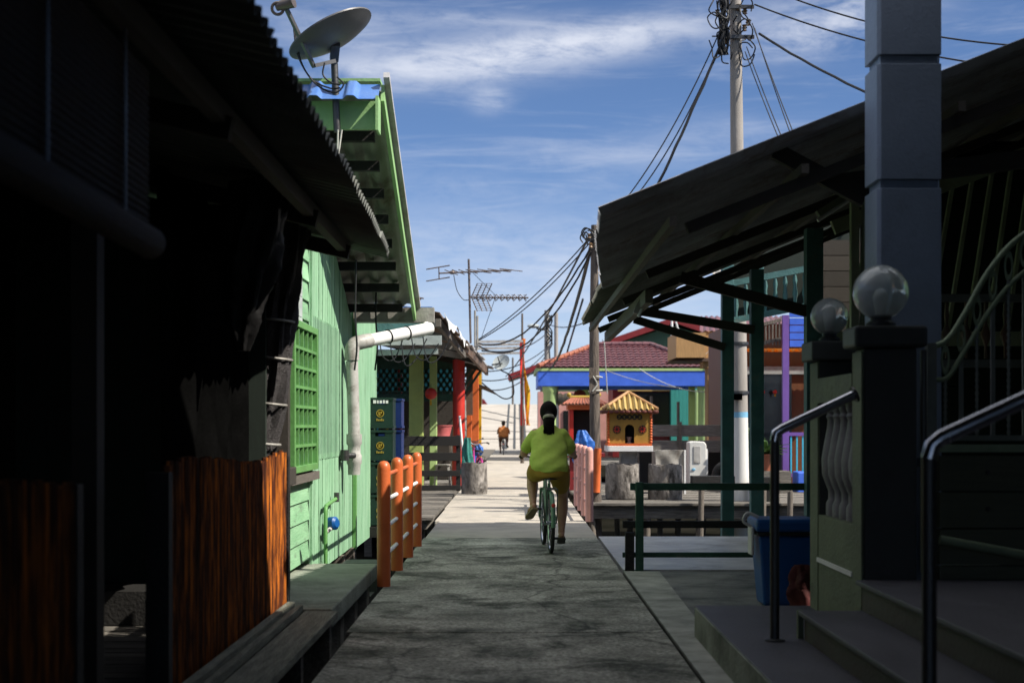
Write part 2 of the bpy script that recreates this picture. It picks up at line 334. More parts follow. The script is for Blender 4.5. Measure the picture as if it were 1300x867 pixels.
# ------------------------------------------------------------------ camera, light, sky
sc = bpy.context.scene
cam = bpy.data.cameras.new('camera'); co = bpy.data.objects.new('camera', cam); C.objects.link(co)
co.location = (0, 0, CAMZ); co.rotation_euler = (PI / 2, 0, 0)
cam.lens = 50.0; cam.sensor_width = 36; cam.shift_y = 107.5 / 1300; cam.shift_x = -5 / 1300
cam.clip_start = .1; cam.clip_end = 6000
cam.dof.use_dof = True; cam.dof.focus_distance = 15.5; cam.dof.aperture_fstop = 2.6
sc.camera = co
ELEV, AZ = math.radians(45.0), math.radians(-20)
sd = Vector((math.cos(ELEV) * math.cos(AZ), math.cos(ELEV) * math.sin(AZ), math.sin(ELEV)))
sun = bpy.data.lights.new('sun', 'SUN'); sun.energy = SUN_E; sun.angle = math.radians(.5); sun.color = (1, .93, .82)
so = bpy.data.objects.new('sun', sun); C.objects.link(so); so.rotation_euler = sd.to_track_quat('Z', 'Y').to_euler()
w = bpy.data.worlds.new('World'); sc.world = w; w.use_nodes = True
nt = w.node_tree; n = nt.nodes; l = nt.links; bg = n['Background']
sky = n.new('ShaderNodeTexSky'); sky.sky_type = 'NISHITA'; sky.sun_disc = False
sky.sun_elevation = ELEV; sky.sun_rotation = PI / 2 - AZ; sky.air_density = .8; sky.dust_density = .3; sky.ozone_density = 3.5; sky.altitude = 1500
tcw = n.new('ShaderNodeTexCoord')
def vmath(op, a, b=None):
    q = n.new('ShaderNodeVectorMath'); q.operation = op
    l.new(a, q.inputs[0])
    if b is not None: q.inputs[1].default_value = b
    return q.outputs['Vector']
def fmath(op, a, b=None, clamp=False):
    q = n.new('ShaderNodeMath'); q.operation = op; q.use_clamp = clamp
    for i, t in enumerate((a, b)):
        if t is None: continue
        if isinstance(t, (int, float)): q.inputs[i].default_value = t
        else: l.new(t, q.inputs[i])
    return q.outputs[0]
def maprange(v, a, b, c=0, d=1):
    q = n.new('ShaderNodeMapRange'); q.interpolation_type = 'SMOOTHSTEP'; l.new(v, q.inputs['Value'])
    for k, t in zip(('From Min', 'From Max', 'To Min', 'To Max'), (a, b, c, d)): q.inputs[k].default_value = t
    return q.outputs['Result']
sep = n.new('ShaderNodeSeparateXYZ'); l.new(tcw.outputs['Generated'], sep.inputs[0])
def noise(vec, scale, det=8, rough=.6, dist=.3):
    q = n.new('ShaderNodeTexNoise'); l.new(vec, q.inputs['Vector']); q.inputs['Scale'].default_value = scale
    q.inputs['Detail'].default_value = det; q.inputs['Roughness'].default_value = rough; q.inputs['Distortion'].default_value = dist
    return q.outputs['Fac']
warp = vmath('MULTIPLY', tcw.outputs['Generated'], (2.0, 2.0, 6.5))
n1 = noise(warp, 2.6, 10, .62, .5); n2 = noise(vmath('MULTIPLY', tcw.outputs['Generated'], (1.2, 1.2, 12.0)), 5.5, 8, .65, .8)
n3 = noise(vmath('MULTIPLY', tcw.outputs['Generated'], (2.2, 2.2, 7)), 11, 8, .7, .4)
def blob(x, z, rx, rz, k=1.0):
    """a cloud bank that stands at one place of the sky (direction x/z per unit of y)"""
    dx = fmath('DIVIDE', fmath('SUBTRACT', sep.outputs['X'], x), rx); dz = fmath('DIVIDE', fmath('SUBTRACT', sep.outputs['Z'], z), rz)
    r2 = fmath('ADD', fmath('MULTIPLY', dx, dx), fmath('MULTIPLY', dz, dz))
    return fmath('MULTIPLY', fmath('POWER', 2.718, fmath('MULTIPLY', r2, -1)), k)
banks = blob(-.112, .240, .035, .011, .7)
for a in ((-.065, .244, .04, .013, .95), (-.02, .250, .04, .014, 1.0), (.024, .257, .04, .013, 1.0), (.067, .262, .04, .012, .9), (.108, .268, .035, .010, .7),
          (-.018, .2235, .013, .008, .9), (.215, .270, .05, .018, 1.2), (.175, .255, .03, .012, .5), (-.13, .268, .05, .016, .45), (-.04, .275, .05, .006, .5),
          (.06, .185, .09, .012, .30), (-.02, .13, .12, .02, .45), (.03, .095, .16, .022, .40), (-.05, .165, .05, .010, .28), (.14, .20, .05, .012, .30)):
    banks = fmath('ADD', banks, blob(*a))
cl = fmath('MULTIPLY', fmath('MULTIPLY', banks, .66), maprange(fmath('ADD', fmath('MULTIPLY', n1, .45), fmath('MULTIPLY', n3, .55)), .33, .62))
wisps = fmath('ADD', fmath('MULTIPLY', maprange(n2, .47, .78), .22), maprange(sep.outputs['Z'], .20, -.02, 0, .52))
mask = fmath('ADD', fmath('MULTIPLY', cl, .95), wisps, True)
tint = n.new('ShaderNodeMix'); tint.data_type = 'RGBA'; tint.blend_type = 'MULTIPLY'; tint.inputs[0].default_value = 1
l.new(sky.outputs[0], tint.inputs[6]); tint.inputs[7].default_value = SKY_TINT
mixc = n.new('ShaderNodeMix'); mixc.data_type = 'RGBA'; l.new(mask, mixc.inputs[0]); l.new(tint.outputs[2], mixc.inputs[6])
mixc.inputs[7].default_value = CLOUD
# bright broken cloud added overhead, out of view, to lift the shaded parts
over = fmath('MULTIPLY', maprange(sep.outputs['Z'], .36, .62, 0, .8), maprange(n1, .30, .62))
mix2 = n.new('ShaderNodeMix'); mix2.data_type = 'RGBA'; l.new(over, mix2.inputs[0]); l.new(mixc.outputs[2], mix2.inputs[6]); mix2.inputs[7].default_value = FILL_CLOUD
l.new(mix2.outputs[2], bg.inputs['Color']); bg.inputs['Strength'].default_value = SKY_S
vs = sc.view_settings; vs.view_transform = 'Standard'; vs.look = 'None'; vs.exposure = EXPO; vs.gamma = 1
sc.display_settings.display_device = 'sRGB'
sc.cycles.max_bounces = 6; sc.cycles.diffuse_bounces = 4; sc.cycles.glossy_bounces = 3; sc.cycles.transmission_bounces = 6
sc.cycles.use_denoising = True; sc.cycles.sample_clamp_indirect = 6

# ------------------------------------------------------------------ ground
struct(B().box(-1500, 1500, -600, 3000, -3, -1.45), 'mud_flat', 'water', 'dark tidal mud flat under the stilt village', 'mud')
def path_mesh(y, yend):
    b = B(); k = 0; ya = y
    while y < yend - .2:
        y1 = min(y + (R.choice((3.0, 4.1, 5.2)) if y > 2 else 6), yend)
        b.box(-1.06 - (.06 if y > 17 else 0) + R.uniform(-.02, .02), .955 + R.uniform(-.018, .012), y, y1 - .012, -.17, R.uniform(-.004, .004) if y < 60 else 0); y = y1
    b.box(-.9, .8, ya, yend - .02, -.3, -.19)
    return b
struct(path_mesh(-6, 16.56), 'path', 'path', 'near stretch of the concrete walkway, dark stained and cracked in the shade', 'path', bevel=.006)
struct(path_mesh(16.56, 80), 'path', 'path_clean', 'pale sunlit concrete walkway leading straight away to the ramp', 'path', bevel=.006)
struct(B().prism([(80, -.6), (80, .0), (117, 3.1), (135, 3.1), (135, -1)], -2.95, 2.3, 'x'), 'ramp', 'ramp', 'pale concrete ramp rising to a bridge at the end of the walkway', 'ramp')
b = B()
for x in (-.62, -.15, .25, .5): b.prism([(80.2, -.0), (117, 3.09), (117, 3.13), (80.2, .04)], x, x + .13, 'x')
for (xa, ya, xb, yb) in ((-2.9, 111, .9, 100), (-2.9, 92, 2.2, 91), (-2.9, 104, -.2, 98), (-2.9, 86, 2, 86.4)):
    za, zb_ = (ya - 80) * 3.1 / 37, (yb - 80) * 3.1 / 37; b.beam((xa, ya, za + .012), (xb, yb, zb_ + .012), .16, .03)
struct(b, 'ramp_shadow_lines', 'pillar_dark', 'dark lines for cable shadows and cracks running up and across the pale ramp', 'shadow lines')  # dark strips stand for cable shadows and cracks on the ramp
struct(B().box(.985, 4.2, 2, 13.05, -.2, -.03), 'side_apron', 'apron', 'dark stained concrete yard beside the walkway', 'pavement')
struct(B().prism([(.975, 12.9), (1.3, 12.9), (1.22, 9.2), (1.16, 6), (.975, 6)], -.029, -.012, 'z'), 'kerb_strip', 'strip', 'pale concrete strip along the right edge of the walkway', 'pavement')
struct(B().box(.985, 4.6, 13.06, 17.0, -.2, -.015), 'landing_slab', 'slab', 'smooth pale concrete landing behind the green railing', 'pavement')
pl = B()
y = 20.6
while y < 33: pl.box(-3.4, -1.2, y, y + .14, -.06, -.02 + R.uniform(0, .008)); y += .155
pl.box(-3.3, -1.3, 20.7, 33, -.2, -.065)
for yy in (21, 24, 27, 30): pl.box(-1.5, -1.35, yy, yy + .15, -1.5, -.2); pl.box(-3.2, -3.05, yy, yy + .15, -1.5, -.2)
struct(pl, 'boardwalk', 'old_wood_x', 'grey timber boardwalk in front of the open shop', 'deck')

# support piles of the walkway
for i, yy in enumerate((9.6, 13, 17.6, 21, 24.4)):
    for s in (-.8, .7):
        o = B().tube([(s, yy, -1.5), (s, yy, -.3)], .09).build('concrete_pile', 'concrete', loc=(s, yy, -1.5), smooth=True)
        tag(o, 'round concrete pile standing in the mud under the walkway', 'pile', 'piles under the walkway')

# ------------------------------------------------------------------ left house: awning, fences, tarpaulins
lh = thing('timber_house', 'dark timber house under the black corrugated awning at the left', 'house', (-3, 5, 0))
ev = [(-.86, 1.5, 2.66), (-.86, 4.6, 2.69), (-.88, 7, 2.66), (-.90, 9, 2.62), (-.95, 10.65, 2.58)]
tp = [(-4.2, 1.5, 3.45), (-4.2, 4.6, 3.45), (-4.2, 7, 3.45), (-4.2, 9, 3.42), (-4.2, 10.65, 3.38)]
ev = [(-.84, -4, 2.66)] + ev; tp = [(-4.2, -4, 3.45)] + tp
B().corr(ev, tp, .16, .026, .003, ragged=.010).build('awning_sheet', 'tin_dark', lh, smooth=True)
for x, z in ((-1.25, 2.66), (-2.3, 2.90), (-3.3, 3.14)):
    B().beam((x, -4, z), (x, 10.45, z - .06), .06, .09).build('purlin', 'dark_wood_y', lh)
for yy in (.5, 3.2, 6, 8.6, 10.25):
    B().beam((-1.2, yy, 2.55), (-4.1, yy, 3.25), .06, .1).build('rafter', 'dark_wood', lh)
for yy in (2.1, 5.6, 10.3):
    B().box(-1.75, -1.65, yy, yy + .1, -.2, 2.68).build('post', 'dark_wood', lh)
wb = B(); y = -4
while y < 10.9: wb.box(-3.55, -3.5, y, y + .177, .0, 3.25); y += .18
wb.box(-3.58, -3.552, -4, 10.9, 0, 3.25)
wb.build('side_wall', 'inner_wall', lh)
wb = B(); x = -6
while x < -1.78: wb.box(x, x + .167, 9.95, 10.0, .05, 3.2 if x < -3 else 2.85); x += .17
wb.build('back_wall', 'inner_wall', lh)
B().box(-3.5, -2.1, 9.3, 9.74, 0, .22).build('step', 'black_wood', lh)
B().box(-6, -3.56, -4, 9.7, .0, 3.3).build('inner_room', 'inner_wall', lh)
fl = B(); y = 2.0
while y < 9.25: fl.box(-3.5, -1.6, y, y + .13, -.08, -.005 - R.uniform(0, .006)); y += .142
struct(fl, 'yard_deck', 'old_wood_x', 'dim plank deck inside the fenced yard with stripes of sun', 'deck')

def fence(y0, y1, label):
    t = thing('bamboo_fence', label, 'fence', (-1.53, y0, 0), 'varnished bamboo fences')
    b = B(); y = y0; i = 0
    while y < y1 - .02:
        wd = R.uniform(.034, .050); h = 1.12 + .05 * math.sin(y * 2.1) * .6 + R.uniform(-.012, .012)
        b.tube([(-1.53 + R.uniform(-.004, .004), y + wd / 2, .02), (-1.53, y + wd / 2, .5), (-1.53 + R.uniform(-.006, .006), y + wd / 2 + R.uniform(-.003, .003), h)], [wd / 2 * .98, wd / 2, wd / 2 * .94], 7)
        y += wd + (.018 if (i % 7 == 6 and 8.0 < y < 9.0) else .001); i += 1
    b.build('slats', 'fence', t, smooth=True)
    for z in (.25, .85): B().beam((-1.585, y0, z), (-1.585, y1, z), .035, .06).build('rail', 'dark_wood_y', t)
    B().box(-1.60, -1.50, y1 + .003, y1 + .075, 0, 1.1).build('post', 'black_wood', t)
    B().box(-1.60, -1.50, y0 - .075, y0 - .003, 0, 1.1).build('post', 'black_wood', t)
fence(6.22, 9.36, 'brown bamboo slat fence in the shade, its far end glowing orange in sun')
fence(1.6, 4.86, 'dark bamboo slat fence in deep shade, nearest the camera at the left edge')

# timber kerb beside the fence and the concrete ledge
t = thing('plank_kerb', 'weathered grey planks laid along the foot of the bamboo fence', 'planks', (-1.35, 5, 0))
for x0, x1, z in ((-1.49, -1.44, .16), (-1.425, -1.385, .14), (-1.375, -1.16, .10)):
    B().box(x0, x1, 4.2, 9.26, z - .05, z).build('plank', 'ledge_wood', t, bevel=.006)
for yy in (5, 6.4, 7.8, 9.0): B().box(-1.46, -1.18, yy, yy + .09, -.5, .049).build('bearer', 'old_wood', t)
t = thing('concrete_ledge', 'mossy concrete ledge below the mint green wall', 'ledge', (-1.5, 10, 0))
B().box(-1.95, -1.2, 9.28, 12.35, -.02, .11).build('top_slab', 'ledge', t, bevel=.012)
for yy in (9.45, 10.3, 11.2, 12.1): B().box(-1.9, -1.27, yy, yy + .2, -1.5, -.021).build('pier', 'concrete', t)
o = B().box(-1.78, -1.52, 9.45, 9.85, .90, 1.02).build('timber_block', 'dark_wood', loc=(-1.6, 9.6, .9), bevel=.008)
tag(o, 'short dark timber beam end jutting past the sunlit end of the fence', 'beam')

# tarpaulin bundle on the end post, drape behind
def drape(pts, radii, seed, folds=7, amp=.25):
    b = B(); r = random.Random(seed); seg = 40; rings = []
    pp = smooth_path(pts, 10); n = len(pp)
    for i, p in enumerate(pp):
        t = i / (n - 1) * (len(radii) - 1); k = min(int(t), len(radii) - 2); rad = radii[k] * (1 - (t - k)) + radii[k + 1] * (t - k)
        ring = []
        for s in range(seg):
            a = 2 * PI * s / seg
            rr = rad * (1 + amp * math.sin(folds * a + i * .12 + seed) + .12 * math.sin(3 * a - i * .3) + .05 * r.uniform(-1, 1))
            ring.append(b.bm.verts.new(p + Vector((math.cos(a) * rr, math.sin(a) * rr * .8, 0))))
        rings.append(ring)
    for a, c in zip(rings, rings[1:]):
        for s in range(seg): b.bm.faces.new((a[s], a[(s + 1) % seg], c[(s + 1) % seg], c[s]))
    b.bm.faces.new(rings[0][::-1]); b.bm.faces.new(rings[-1])
    return b
t = thing('shade_net_bundle', 'black shade netting gathered and tied round the awning end post', 'tarpaulin', (-1.70, 10.2, 1))
drape([(-1.62, 10.1, 2.75), (-1.66, 10.1, 2.35), (-1.70, 10.1, 2.0), (-1.73, 10.1, 1.6), (-1.80, 10.1, 1.2), (-1.84, 10.1, .98)], [.15, .125, .12, .115, .10, .09], 3, 9, .14).build('netting', 'net', t, smooth=True)
for z, x in ((2.05, -1.70), (1.78, -1.715), (1.46, -1.755), (1.18, -1.80)):
    B().torus((x, 10.1, z), .125, .009, (.1, 0, 1)).build('tie', 'tin_grey', t, smooth=True)
o = drape([(-1.50, 8.3, 2.72), (-1.53, 8.3, 2.4), (-1.56, 8.3, 2.15), (-1.585, 8.3, 1.93), (-1.59, 8.3, 1.74)], [.17, .16, .13, .09, .035], 5, 6, .2).build('hanging_tarpaulin', 'tarp', loc=(-1.55, 8.3, 1.74), smooth=True)
tag(o, 'black tarpaulin hanging from the awning in a tapering twisted point', 'tarpaulin')
o = B().grid(lambda u, v: Vector((-1.90 + .03 * math.sin(19 * u + 2 * v) + .015 * math.sin(47 * u), 7.5 + 2.42 * u, 2.68 - v * (1.74 + .06 * math.sin(7 * u)))), 90, 10, .004).build('sun_block_sheet', 'black_cloth', loc=(-1.9, 9, 1.2), smooth=True)
tag(o, 'wide black sheet added behind the fence to keep sun off the back wall', 'tarpaulin')  # sheet added to block the sun from the wall behind
t = thing('reed_blind', 'brown reed blind half rolled up under the black awning', 'blind', (-1.3, 4, 1.9))
b = B()
for i in range(22): b.tube([(-1.26, 3.35, 2.52 - i * .024), (-1.26, 4.85, 2.50 - i * .024)], .011, 6)
b.build('slats', 'blind', t, smooth=True)
B().tube([(-1.26, 3.3, 1.96), (-1.26, 4.9, 1.93)], .055, 14).build('roll', 'blind', t, smooth=True)
for yy in (3.75, 4.5): B().box(-1.242, -1.236, yy, yy + .02, 1.95, 2.56).build('cord', 'black', t)

# ------------------------------------------------------------------ mint green house
gh = thing('mint_house', 'mint green board house with grille window and downpipe', 'house', (-2, 11, 0))
XW = -1.80
def roofz(y): return 4.02 - (y - 12) * .412
b = B(); z = .16
while z < 2.95: b.hexa([(XW - .05, 11.0, z), (XW + .018, 11.0, z), (XW + .018, 12.28, z), (XW - .05, 12.28, z), (XW - .05, 11.0, z + .168), (XW, 11.0, z + .168), (XW, 12.28, z + .168), (XW - .05, 12.28, z + .168)]); z += .17
b.build('clapboards', 'mint_h', gh)
b = B(); z = 2.03
while z < 3.0: b.box(XW + .020, XW + .032, 11.02, 11.78, z, z + .163); z += .17
b.build('shade_grey_boards', 'clap_grey', gh)  # grey stands for the awning's shade on these clapboards
b = B(); y = 12.30
while y < 15.6:
    w_ = R.choice((.13, .145, .12)); b.prism([(y, .05 if y < 13.2 else -.02), (y + w_ - .009, .05 if y < 13.2 else -.02), (y + w_ - .009, roofz(y + w_) - .1), (y, roofz(y) - .1)], XW - .03, XW + R.uniform(0, .006), 'x'); y += w_
b.build('board_wall', 'mint', gh)
b = B(); g_ = B(); y = 12.40
while y < 14.35:
    b.box(XW + .007, XW + .014, y, y + .055, 1.0, 2.28); g_.box(XW + .007, XW + .0125, y + .057, y + .098, 1.05, 2.26); y += .10
b.build('batten_vent', 'mint', gh); g_.build('vent_gap_shade', 'dark_green', gh)  # dark strips stand for the shade in the open slots
B().box(XW - .02, XW + .02, 15.62, 18.2, -.05, 2.62).build('rear_wall', 'mint', gh)
B().box(XW + .007, XW + .045, 15.60, 15.70, -.05, 2.55).build('corner_trim', 'leaf_green', gh)
B().box(XW + .021, XW + .04, 12.27, 12.32, .1, 3.0).build('corner_trim', 'mint', gh)
B().prism([(11.0, .16), (11.0, 3.6), (12, 3.98), (15.6, 2.5), (15.6, .16)], -5, XW - .06, 'x').build('body', 'mint', gh)
# roof: ridge along x near the front, falling away from the camera
rx0, rx1 = -4.6, -1.13
B().corr([(rx0, 15.55, 2.62), (rx1, 15.55, 2.62)], [(rx0, 12.0, 4.12), (rx1, 12.0, 4.12)], .19, .03, .005).build('roof', 'tin_grey', gh, smooth=True)
for i in range(8):
    y = 12.35 + i * .43; z = roofz(y) + .015
    B().box(rx0, rx1 - .1, y, y + .085, z - .115, z - .03).build('purlin', 'black_wood', gh)
B().beam((rx1 + .02, 11.85, 4.075), (rx1 + .02, 15.6, 2.53), .03, .16).build('bargeboard', 'trim_green', gh)
B().beam((rx1 + .06, 11.75, 4.2), (rx1 + .06, 15.62, 2.605), .05, .05).build('rake_flashing', 'tin_rust', gh)
B().box(rx0, rx1 - .02, 11.80, 11.83, 3.76, 3.995).build('front_fascia', 'trim_green', gh)
B().box(rx1 - .018, rx1 + .004, 11.62, 11.84, 3.72, 4.0).build('fascia_end', 'trim_green', gh)
B().grid(lambda u, v: Vector((rx0 + (rx1 - rx0) * u, 11.64 + .20 * v - .014 * max(-.6, min(1, 3.2 * math.cos(u * (rx1 - rx0) / .30 * 2 * PI + 1.2) - 1.7)), 3.985 + .165 * v + .016 * max(-.6, min(1, 3.2 * math.cos(u * (rx1 - rx0) / .30 * 2 * PI + 1.2) - 1.7)))), 300, 2, .004).build('ridge_flap', 'tin_blue', gh, smooth=True)
B().box(rx0, rx1, 11.845, 12.05, 4.17, 4.195).build('ridge_cap', 'trim_green', gh)
# window grille box
wn = B().box(XW + .021, XW + .026, 11.08, 12.32, .9, 2.12).build('window', 'dark_green', gh)
b = B()
for y in (11.04, 12.30): b.box(XW + .027, XW + .085, y, y + .055, .93, 2.14)
for z in (.93, 2.085): b.box(XW + .027, XW + .085, 11.096, 12.299, z, z + .055)
b.build('window_frame', 'leaf_green', wn, bevel=.004)
b = B()
for i in range(1, 5): y = 11.095 + i * .241; b.box(XW + .045, XW + .072, y - .015, y + .015, .986, 2.084)
for i in range(1, 7): z = .985 + i * .157; b.box(XW + .048, XW + .076, 11.097, 12.298, z - .012, z + .012)
b.build('grille', 'leaf_green', wn)
B().box(XW + .021, XW + .075, 10.98, 12.5, .84, .91).build('window_sill', 'dark_wood_y', wn)
# downpipe
dp = thing('rain_pipe', 'white plastic rain pipe crossing from gutter to the mint wall', 'pipe', (-1.7, 14.7, 1))
pA, pB = Vector((-.93, 15.42, 2.36)), Vector((-1.60, 14.72, 2.17))
B().tube([pA, pB], .066, 18).build('cross_pipe', 'pvc', dp, smooth=True)
B().tube(smooth_path([pB.lerp(pA, .12), pB, pB + Vector((-.07, -.04, -.03)), (-1.69, 14.66, 2.07), (-1.69, 14.66, 1.98)], 5), .075, 16).build('elbow', 'pvc_grey', dp, smooth=True)
B().tube([(-1.69, 14.66, 1.97), (-1.67, 14.68, 1.22)], .062, 16).build('drop_pipe', 'pvc_grey', dp, smooth=True)
B().lathe((-1.67, 14.68, .80), [(.062, 0), (.066, .1), (.078, .12), (.078, .2), (.066, .22), (.066, .30), (.08, .32), (.08, .42)], 18).build('trap', 'pvc_grey', dp, smooth=True)
B().tube([(-1.66, 14.60, 1.0), (-1.74, 14.5, 1.0)], .03, 10).tube([(-1.74, 14.45, .95), (-1.74, 14.45, 1.06)], .045, 10).build('valve', 'dark_steel', dp, smooth=True)
for q in (.35, .62): c = pA.lerp(pB, q); B().torus(c, .07, .008, pB - pA, 20, 6).build('tie', 'black', dp)
gt = B().box(-1.78, -.90, 15.58, 15.76, 2.44, 2.60).build('roof_gutter', 'tin_grey', gh)
B().box(-1.76, -.92, 15.60, 15.74, 2.595, 2.61).build('gutter_lip', 'tin_blue', gt)
B().tube([(-1.0, 15.67, 2.44), (-.97, 15.55, 2.38)], .045, 12).build('outlet', 'pvc', gt, smooth=True)
wm = thing('water_meter', 'blue water meter on a green pipe against the mint wall', 'meter', (-1.74, 13.2, .3))
B().tube(smooth_path([(-1.74, 13.0, .02), (-1.74, 13.0, .48), (-1.74, 13.04, .56), (-1.74, 13.12, .575), (-1.74, 13.75, .6)], 5), .018, 10).build('pipe', 'leaf_green', wm, smooth=True)
B().tube([(-1.735, 13.75, .57), (-1.735, 13.75, .66)], .025, 10).build('tap', 'dark_steel', wm, smooth=True)
B().lathe((-1.70, 13.2, .40), [(.05, -.05), (.062, -.03), (.062, .03), (.04, .05)], 16, (1, -.5, .1)).build('dial_case', 'bin_blue', wm, smooth=True)
B().tube([(-1.74, 13.02, .33), (-1.71, 13.2, .36)], .02, 8).build('branch', 'pvc_grey', wm, smooth=True)
for yy in (12.6, 13.6, 14.6, 15.5):
    o = B().box(XW - .12, XW + .03, yy, yy + .15, -1.5, -.03).build('timber_pile', 'old_wood_z', loc=(XW, yy, -1.5))
    tag(o, 'squat timber pile under the mint green wall', 'pile', 'piles under the mint house')
b = B()
for i in range(7): b.box(-1.75 + R.uniform(-.05, .05), -1.3 + R.uniform(-.05, .1), 12.6 + i * .5, 13.0 + i * .5, -.62 + R.uniform(-.1, .3), -.3 + R.uniform(-.1, .25))
o = b.build('block_pile', 'pillar_dark', loc=(-1.5, 13, -1.4)); o['kind'] = 'stuff'; o['label'] = 'dark heap of blocks and rubble under the mint green wall'; o['category'] = 'rubble'

# satellite dish on the awning / ridge
dt = thing('satellite_dish', 'large grey satellite dish on a pole above the mint house ridge', 'satellite dish', (-1.45, 11.75, 3.6))
bx = P(427, 160, 11.7)
B().tube([P(428, 168, 11.72), P(424, 70, 11.72)], .030, 14).build('mast', 'dark_steel', dt, smooth=True)
dc = P(424, 52, 11.55)
axd = Vector((-.47, .04, .88)).normalized()
prof = [(.015 + .345 * i / 12, .085 * (i / 12) ** 2) for i in range(13)]
B().lathe(dc - axd * .02, prof + [(.372, .09), (.372, .078)] + [(.015 + .345 * i / 12, .085 * (i / 12) ** 2 - .012) for i in range(12, -1, -1)], 40, axd).build('reflector', 'dish', dt, smooth=True)
B().beam(dc - axd * .03, P(424, 76, 11.7), .07, .05).build('bracket', 'dark_steel', dt)
B().lathe(dc - axd * .016, [(.13, -.004), (.13, .0), (.10, .004)], 28, axd).build('mount_plate', 'dark_steel', dt, smooth=True)
armA, armB = P(398, 84, 11.45), P(362, 8, 11.2)
B().beam(armA, armB, .028, .028).build('feed_arm', 'dark_steel', dt)
B().beam(P(424, 78, 11.6), armA, .05, .03).build('arm_base', 'dish', dt)
fb = B().tube([armB + Vector((-.07, .02, .0)), armB + Vector((.07, -.02, .03))], [.035, .05], 14).build('feed_horn', 'alu', dt, smooth=True)
B().torus(armB + Vector((-.06, 0, -.02)), .045, .012, (0, 1, .3), 20, 6).build('bracket_loop', 'alu', fb, smooth=True)
for k, pts in enumerate(([(372, 30), (378, 70), (395, 100), (418, 112), (432, 112)], [(374, 34), (382, 78), (400, 106), (424, 118), (436, 108), (428, 98)], [(412, 80), (410, 95), (420, 105), (432, 108)])):
    B().tube(smooth_path([P(a, c, 11.5 - .02 * k) for a, c in pts]), .007, 6).build('cable', 'wire', dt, smooth=True)
for k, (a, c) in enumerate(((426, 428), (431, 427))):
    B().tube(sag_line(P(a + 3, 165, 11.68), P(c, 215, 11.68), .0, 5), .007, 6).build('cable', 'wire_pale', dt)

# ------------------------------------------------------------------ beer crates
def crate(loc, m, label, group):
    t = thing('bottle_crate', label, 'crate', (0, 0, 0), group)
    w, d, h = .31, .42, .385
    b = B()
    b.box(-w / 2, w / 2, -d / 2, d / 2, .01, .03)
    for x in (-w / 2, w / 2 - .012): b.box(x, x + .012, -d / 2, d / 2, .031, h)
    for y in (-d / 2, d / 2 - .012):
        b.box(-w / 2 + .013, w / 2 - .013, y, y + .012, .031, h * .80); b.box(-w / 2 + .013, -.06, y, y + .012, h * .801, h * .93); b.box(.06, w / 2 - .013, y, y + .012, h * .801, h * .93)
        b.box(-w / 2 + .013, w / 2 - .013, y, y + .012, h * .931, h)
    for z in (.012, h - .03):
        b.box(-w / 2 - .008, w / 2 + .008, -d / 2 - .008, -d / 2 - .001, z, z + .028); b.box(w / 2 + .001, w / 2 + .008, -d / 2, d / 2, z, z + .028)
    b.build('shell', m, t)
    e = B().lathe((0, -d / 2 - .001, h * .5), [(.038, 0), (.038, .004), (.047, .004), (.047, 0)], 24, (0, -1, 0))
    e.box(-.02, -.006, -d / 2 - .007, -d / 2 - .001, h * .5 - .022, h * .5 + .022); e.box(.004, .022, -d / 2 - .007, -d / 2 - .001, h * .5 - .004, h * .5 + .022); e.box(-.006, .012, -d / 2 - .007, -d / 2 - .001, h * .5 - .022, h * .5 - .012)
    e.build('emblem', 'emblem', t)
    x = -.045; e = B()
    for k in range(5): e.box(x, x + .012, -d / 2 - .006, -d / 2 - .001, h * .26, h * .26 + (.03 if k in (0, 3) else .02)); x += .019
    e.build('lettering', 'emblem', t)
    t.location = loc; return t
WORDS = ['bottom', 'second from the bottom', 'second from the top', 'top']
for i in range(4):
    t = crate((-1.66, 17.6, .08 + i * .395), 'crate_green', 'dark green bottle crate with gold emblem, %s of its stack' % WORDS[i], 'green bottle crates')
    if i == 3:
        b = B(); x = -.085
        for k, (ww, hh) in enumerate(((.035, .05), (.02, .035), (.03, .035), (.02, .045), (.03, .035))): b.box(x, x + ww, -.2175, -.211, .315, .315 + hh); x += ww + .012
        b.build('white_lettering', 'white', t)
for i in range(4):
    crate((-1.60, 18.15, .08 + i * .395), 'crate_blue', 'blue bottle crate behind the green crates, %s of its stack' % WORDS[i], 'blue bottle crates')
o = B().box(-1.86, -1.3, 17.3, 18.5, -.05, .075).build('pallet', 'black_wood', loc=(-1.6, 17.9, 0)); tag(o, 'low black timber pallet under the bottle crates', 'pallet')

# ------------------------------------------------------------------ tubular railings
def railing(x, y0, n, m, rail_m, label, d=1.28, r=.055):
    t = thing('post_railing', label, 'railing', (x, y0, 0), 'low tubular walkway railings')
    for i in range(n):
        y = y0 + i * d
        B().lathe((x, y, -.0), [(r, 0), (r, .955), (r * .96, .975), (r * .8, .998), (r * .5, 1.014), (.002, 1.02)], 24).build('post', m, t, smooth=True)
    for k, z in enumerate((.90, .69, .47, .24)):
        for i in range(n - 1):
            B().tube([(x, y0 + i * d + r - .01, z), (x, y0 + (i + 1) * d - r + .01, z)], .018, 10).build('rail', m if k == 0 else rail_m, t, smooth=True)
railing(-1.075, 11.57, 4, 'orange', 'white', 'orange post railing with white bars on the left walkway edge')
railing(1.0, 19.4, 4, 'pink', 'pink', 'faded pink post railing on the right walkway edge')
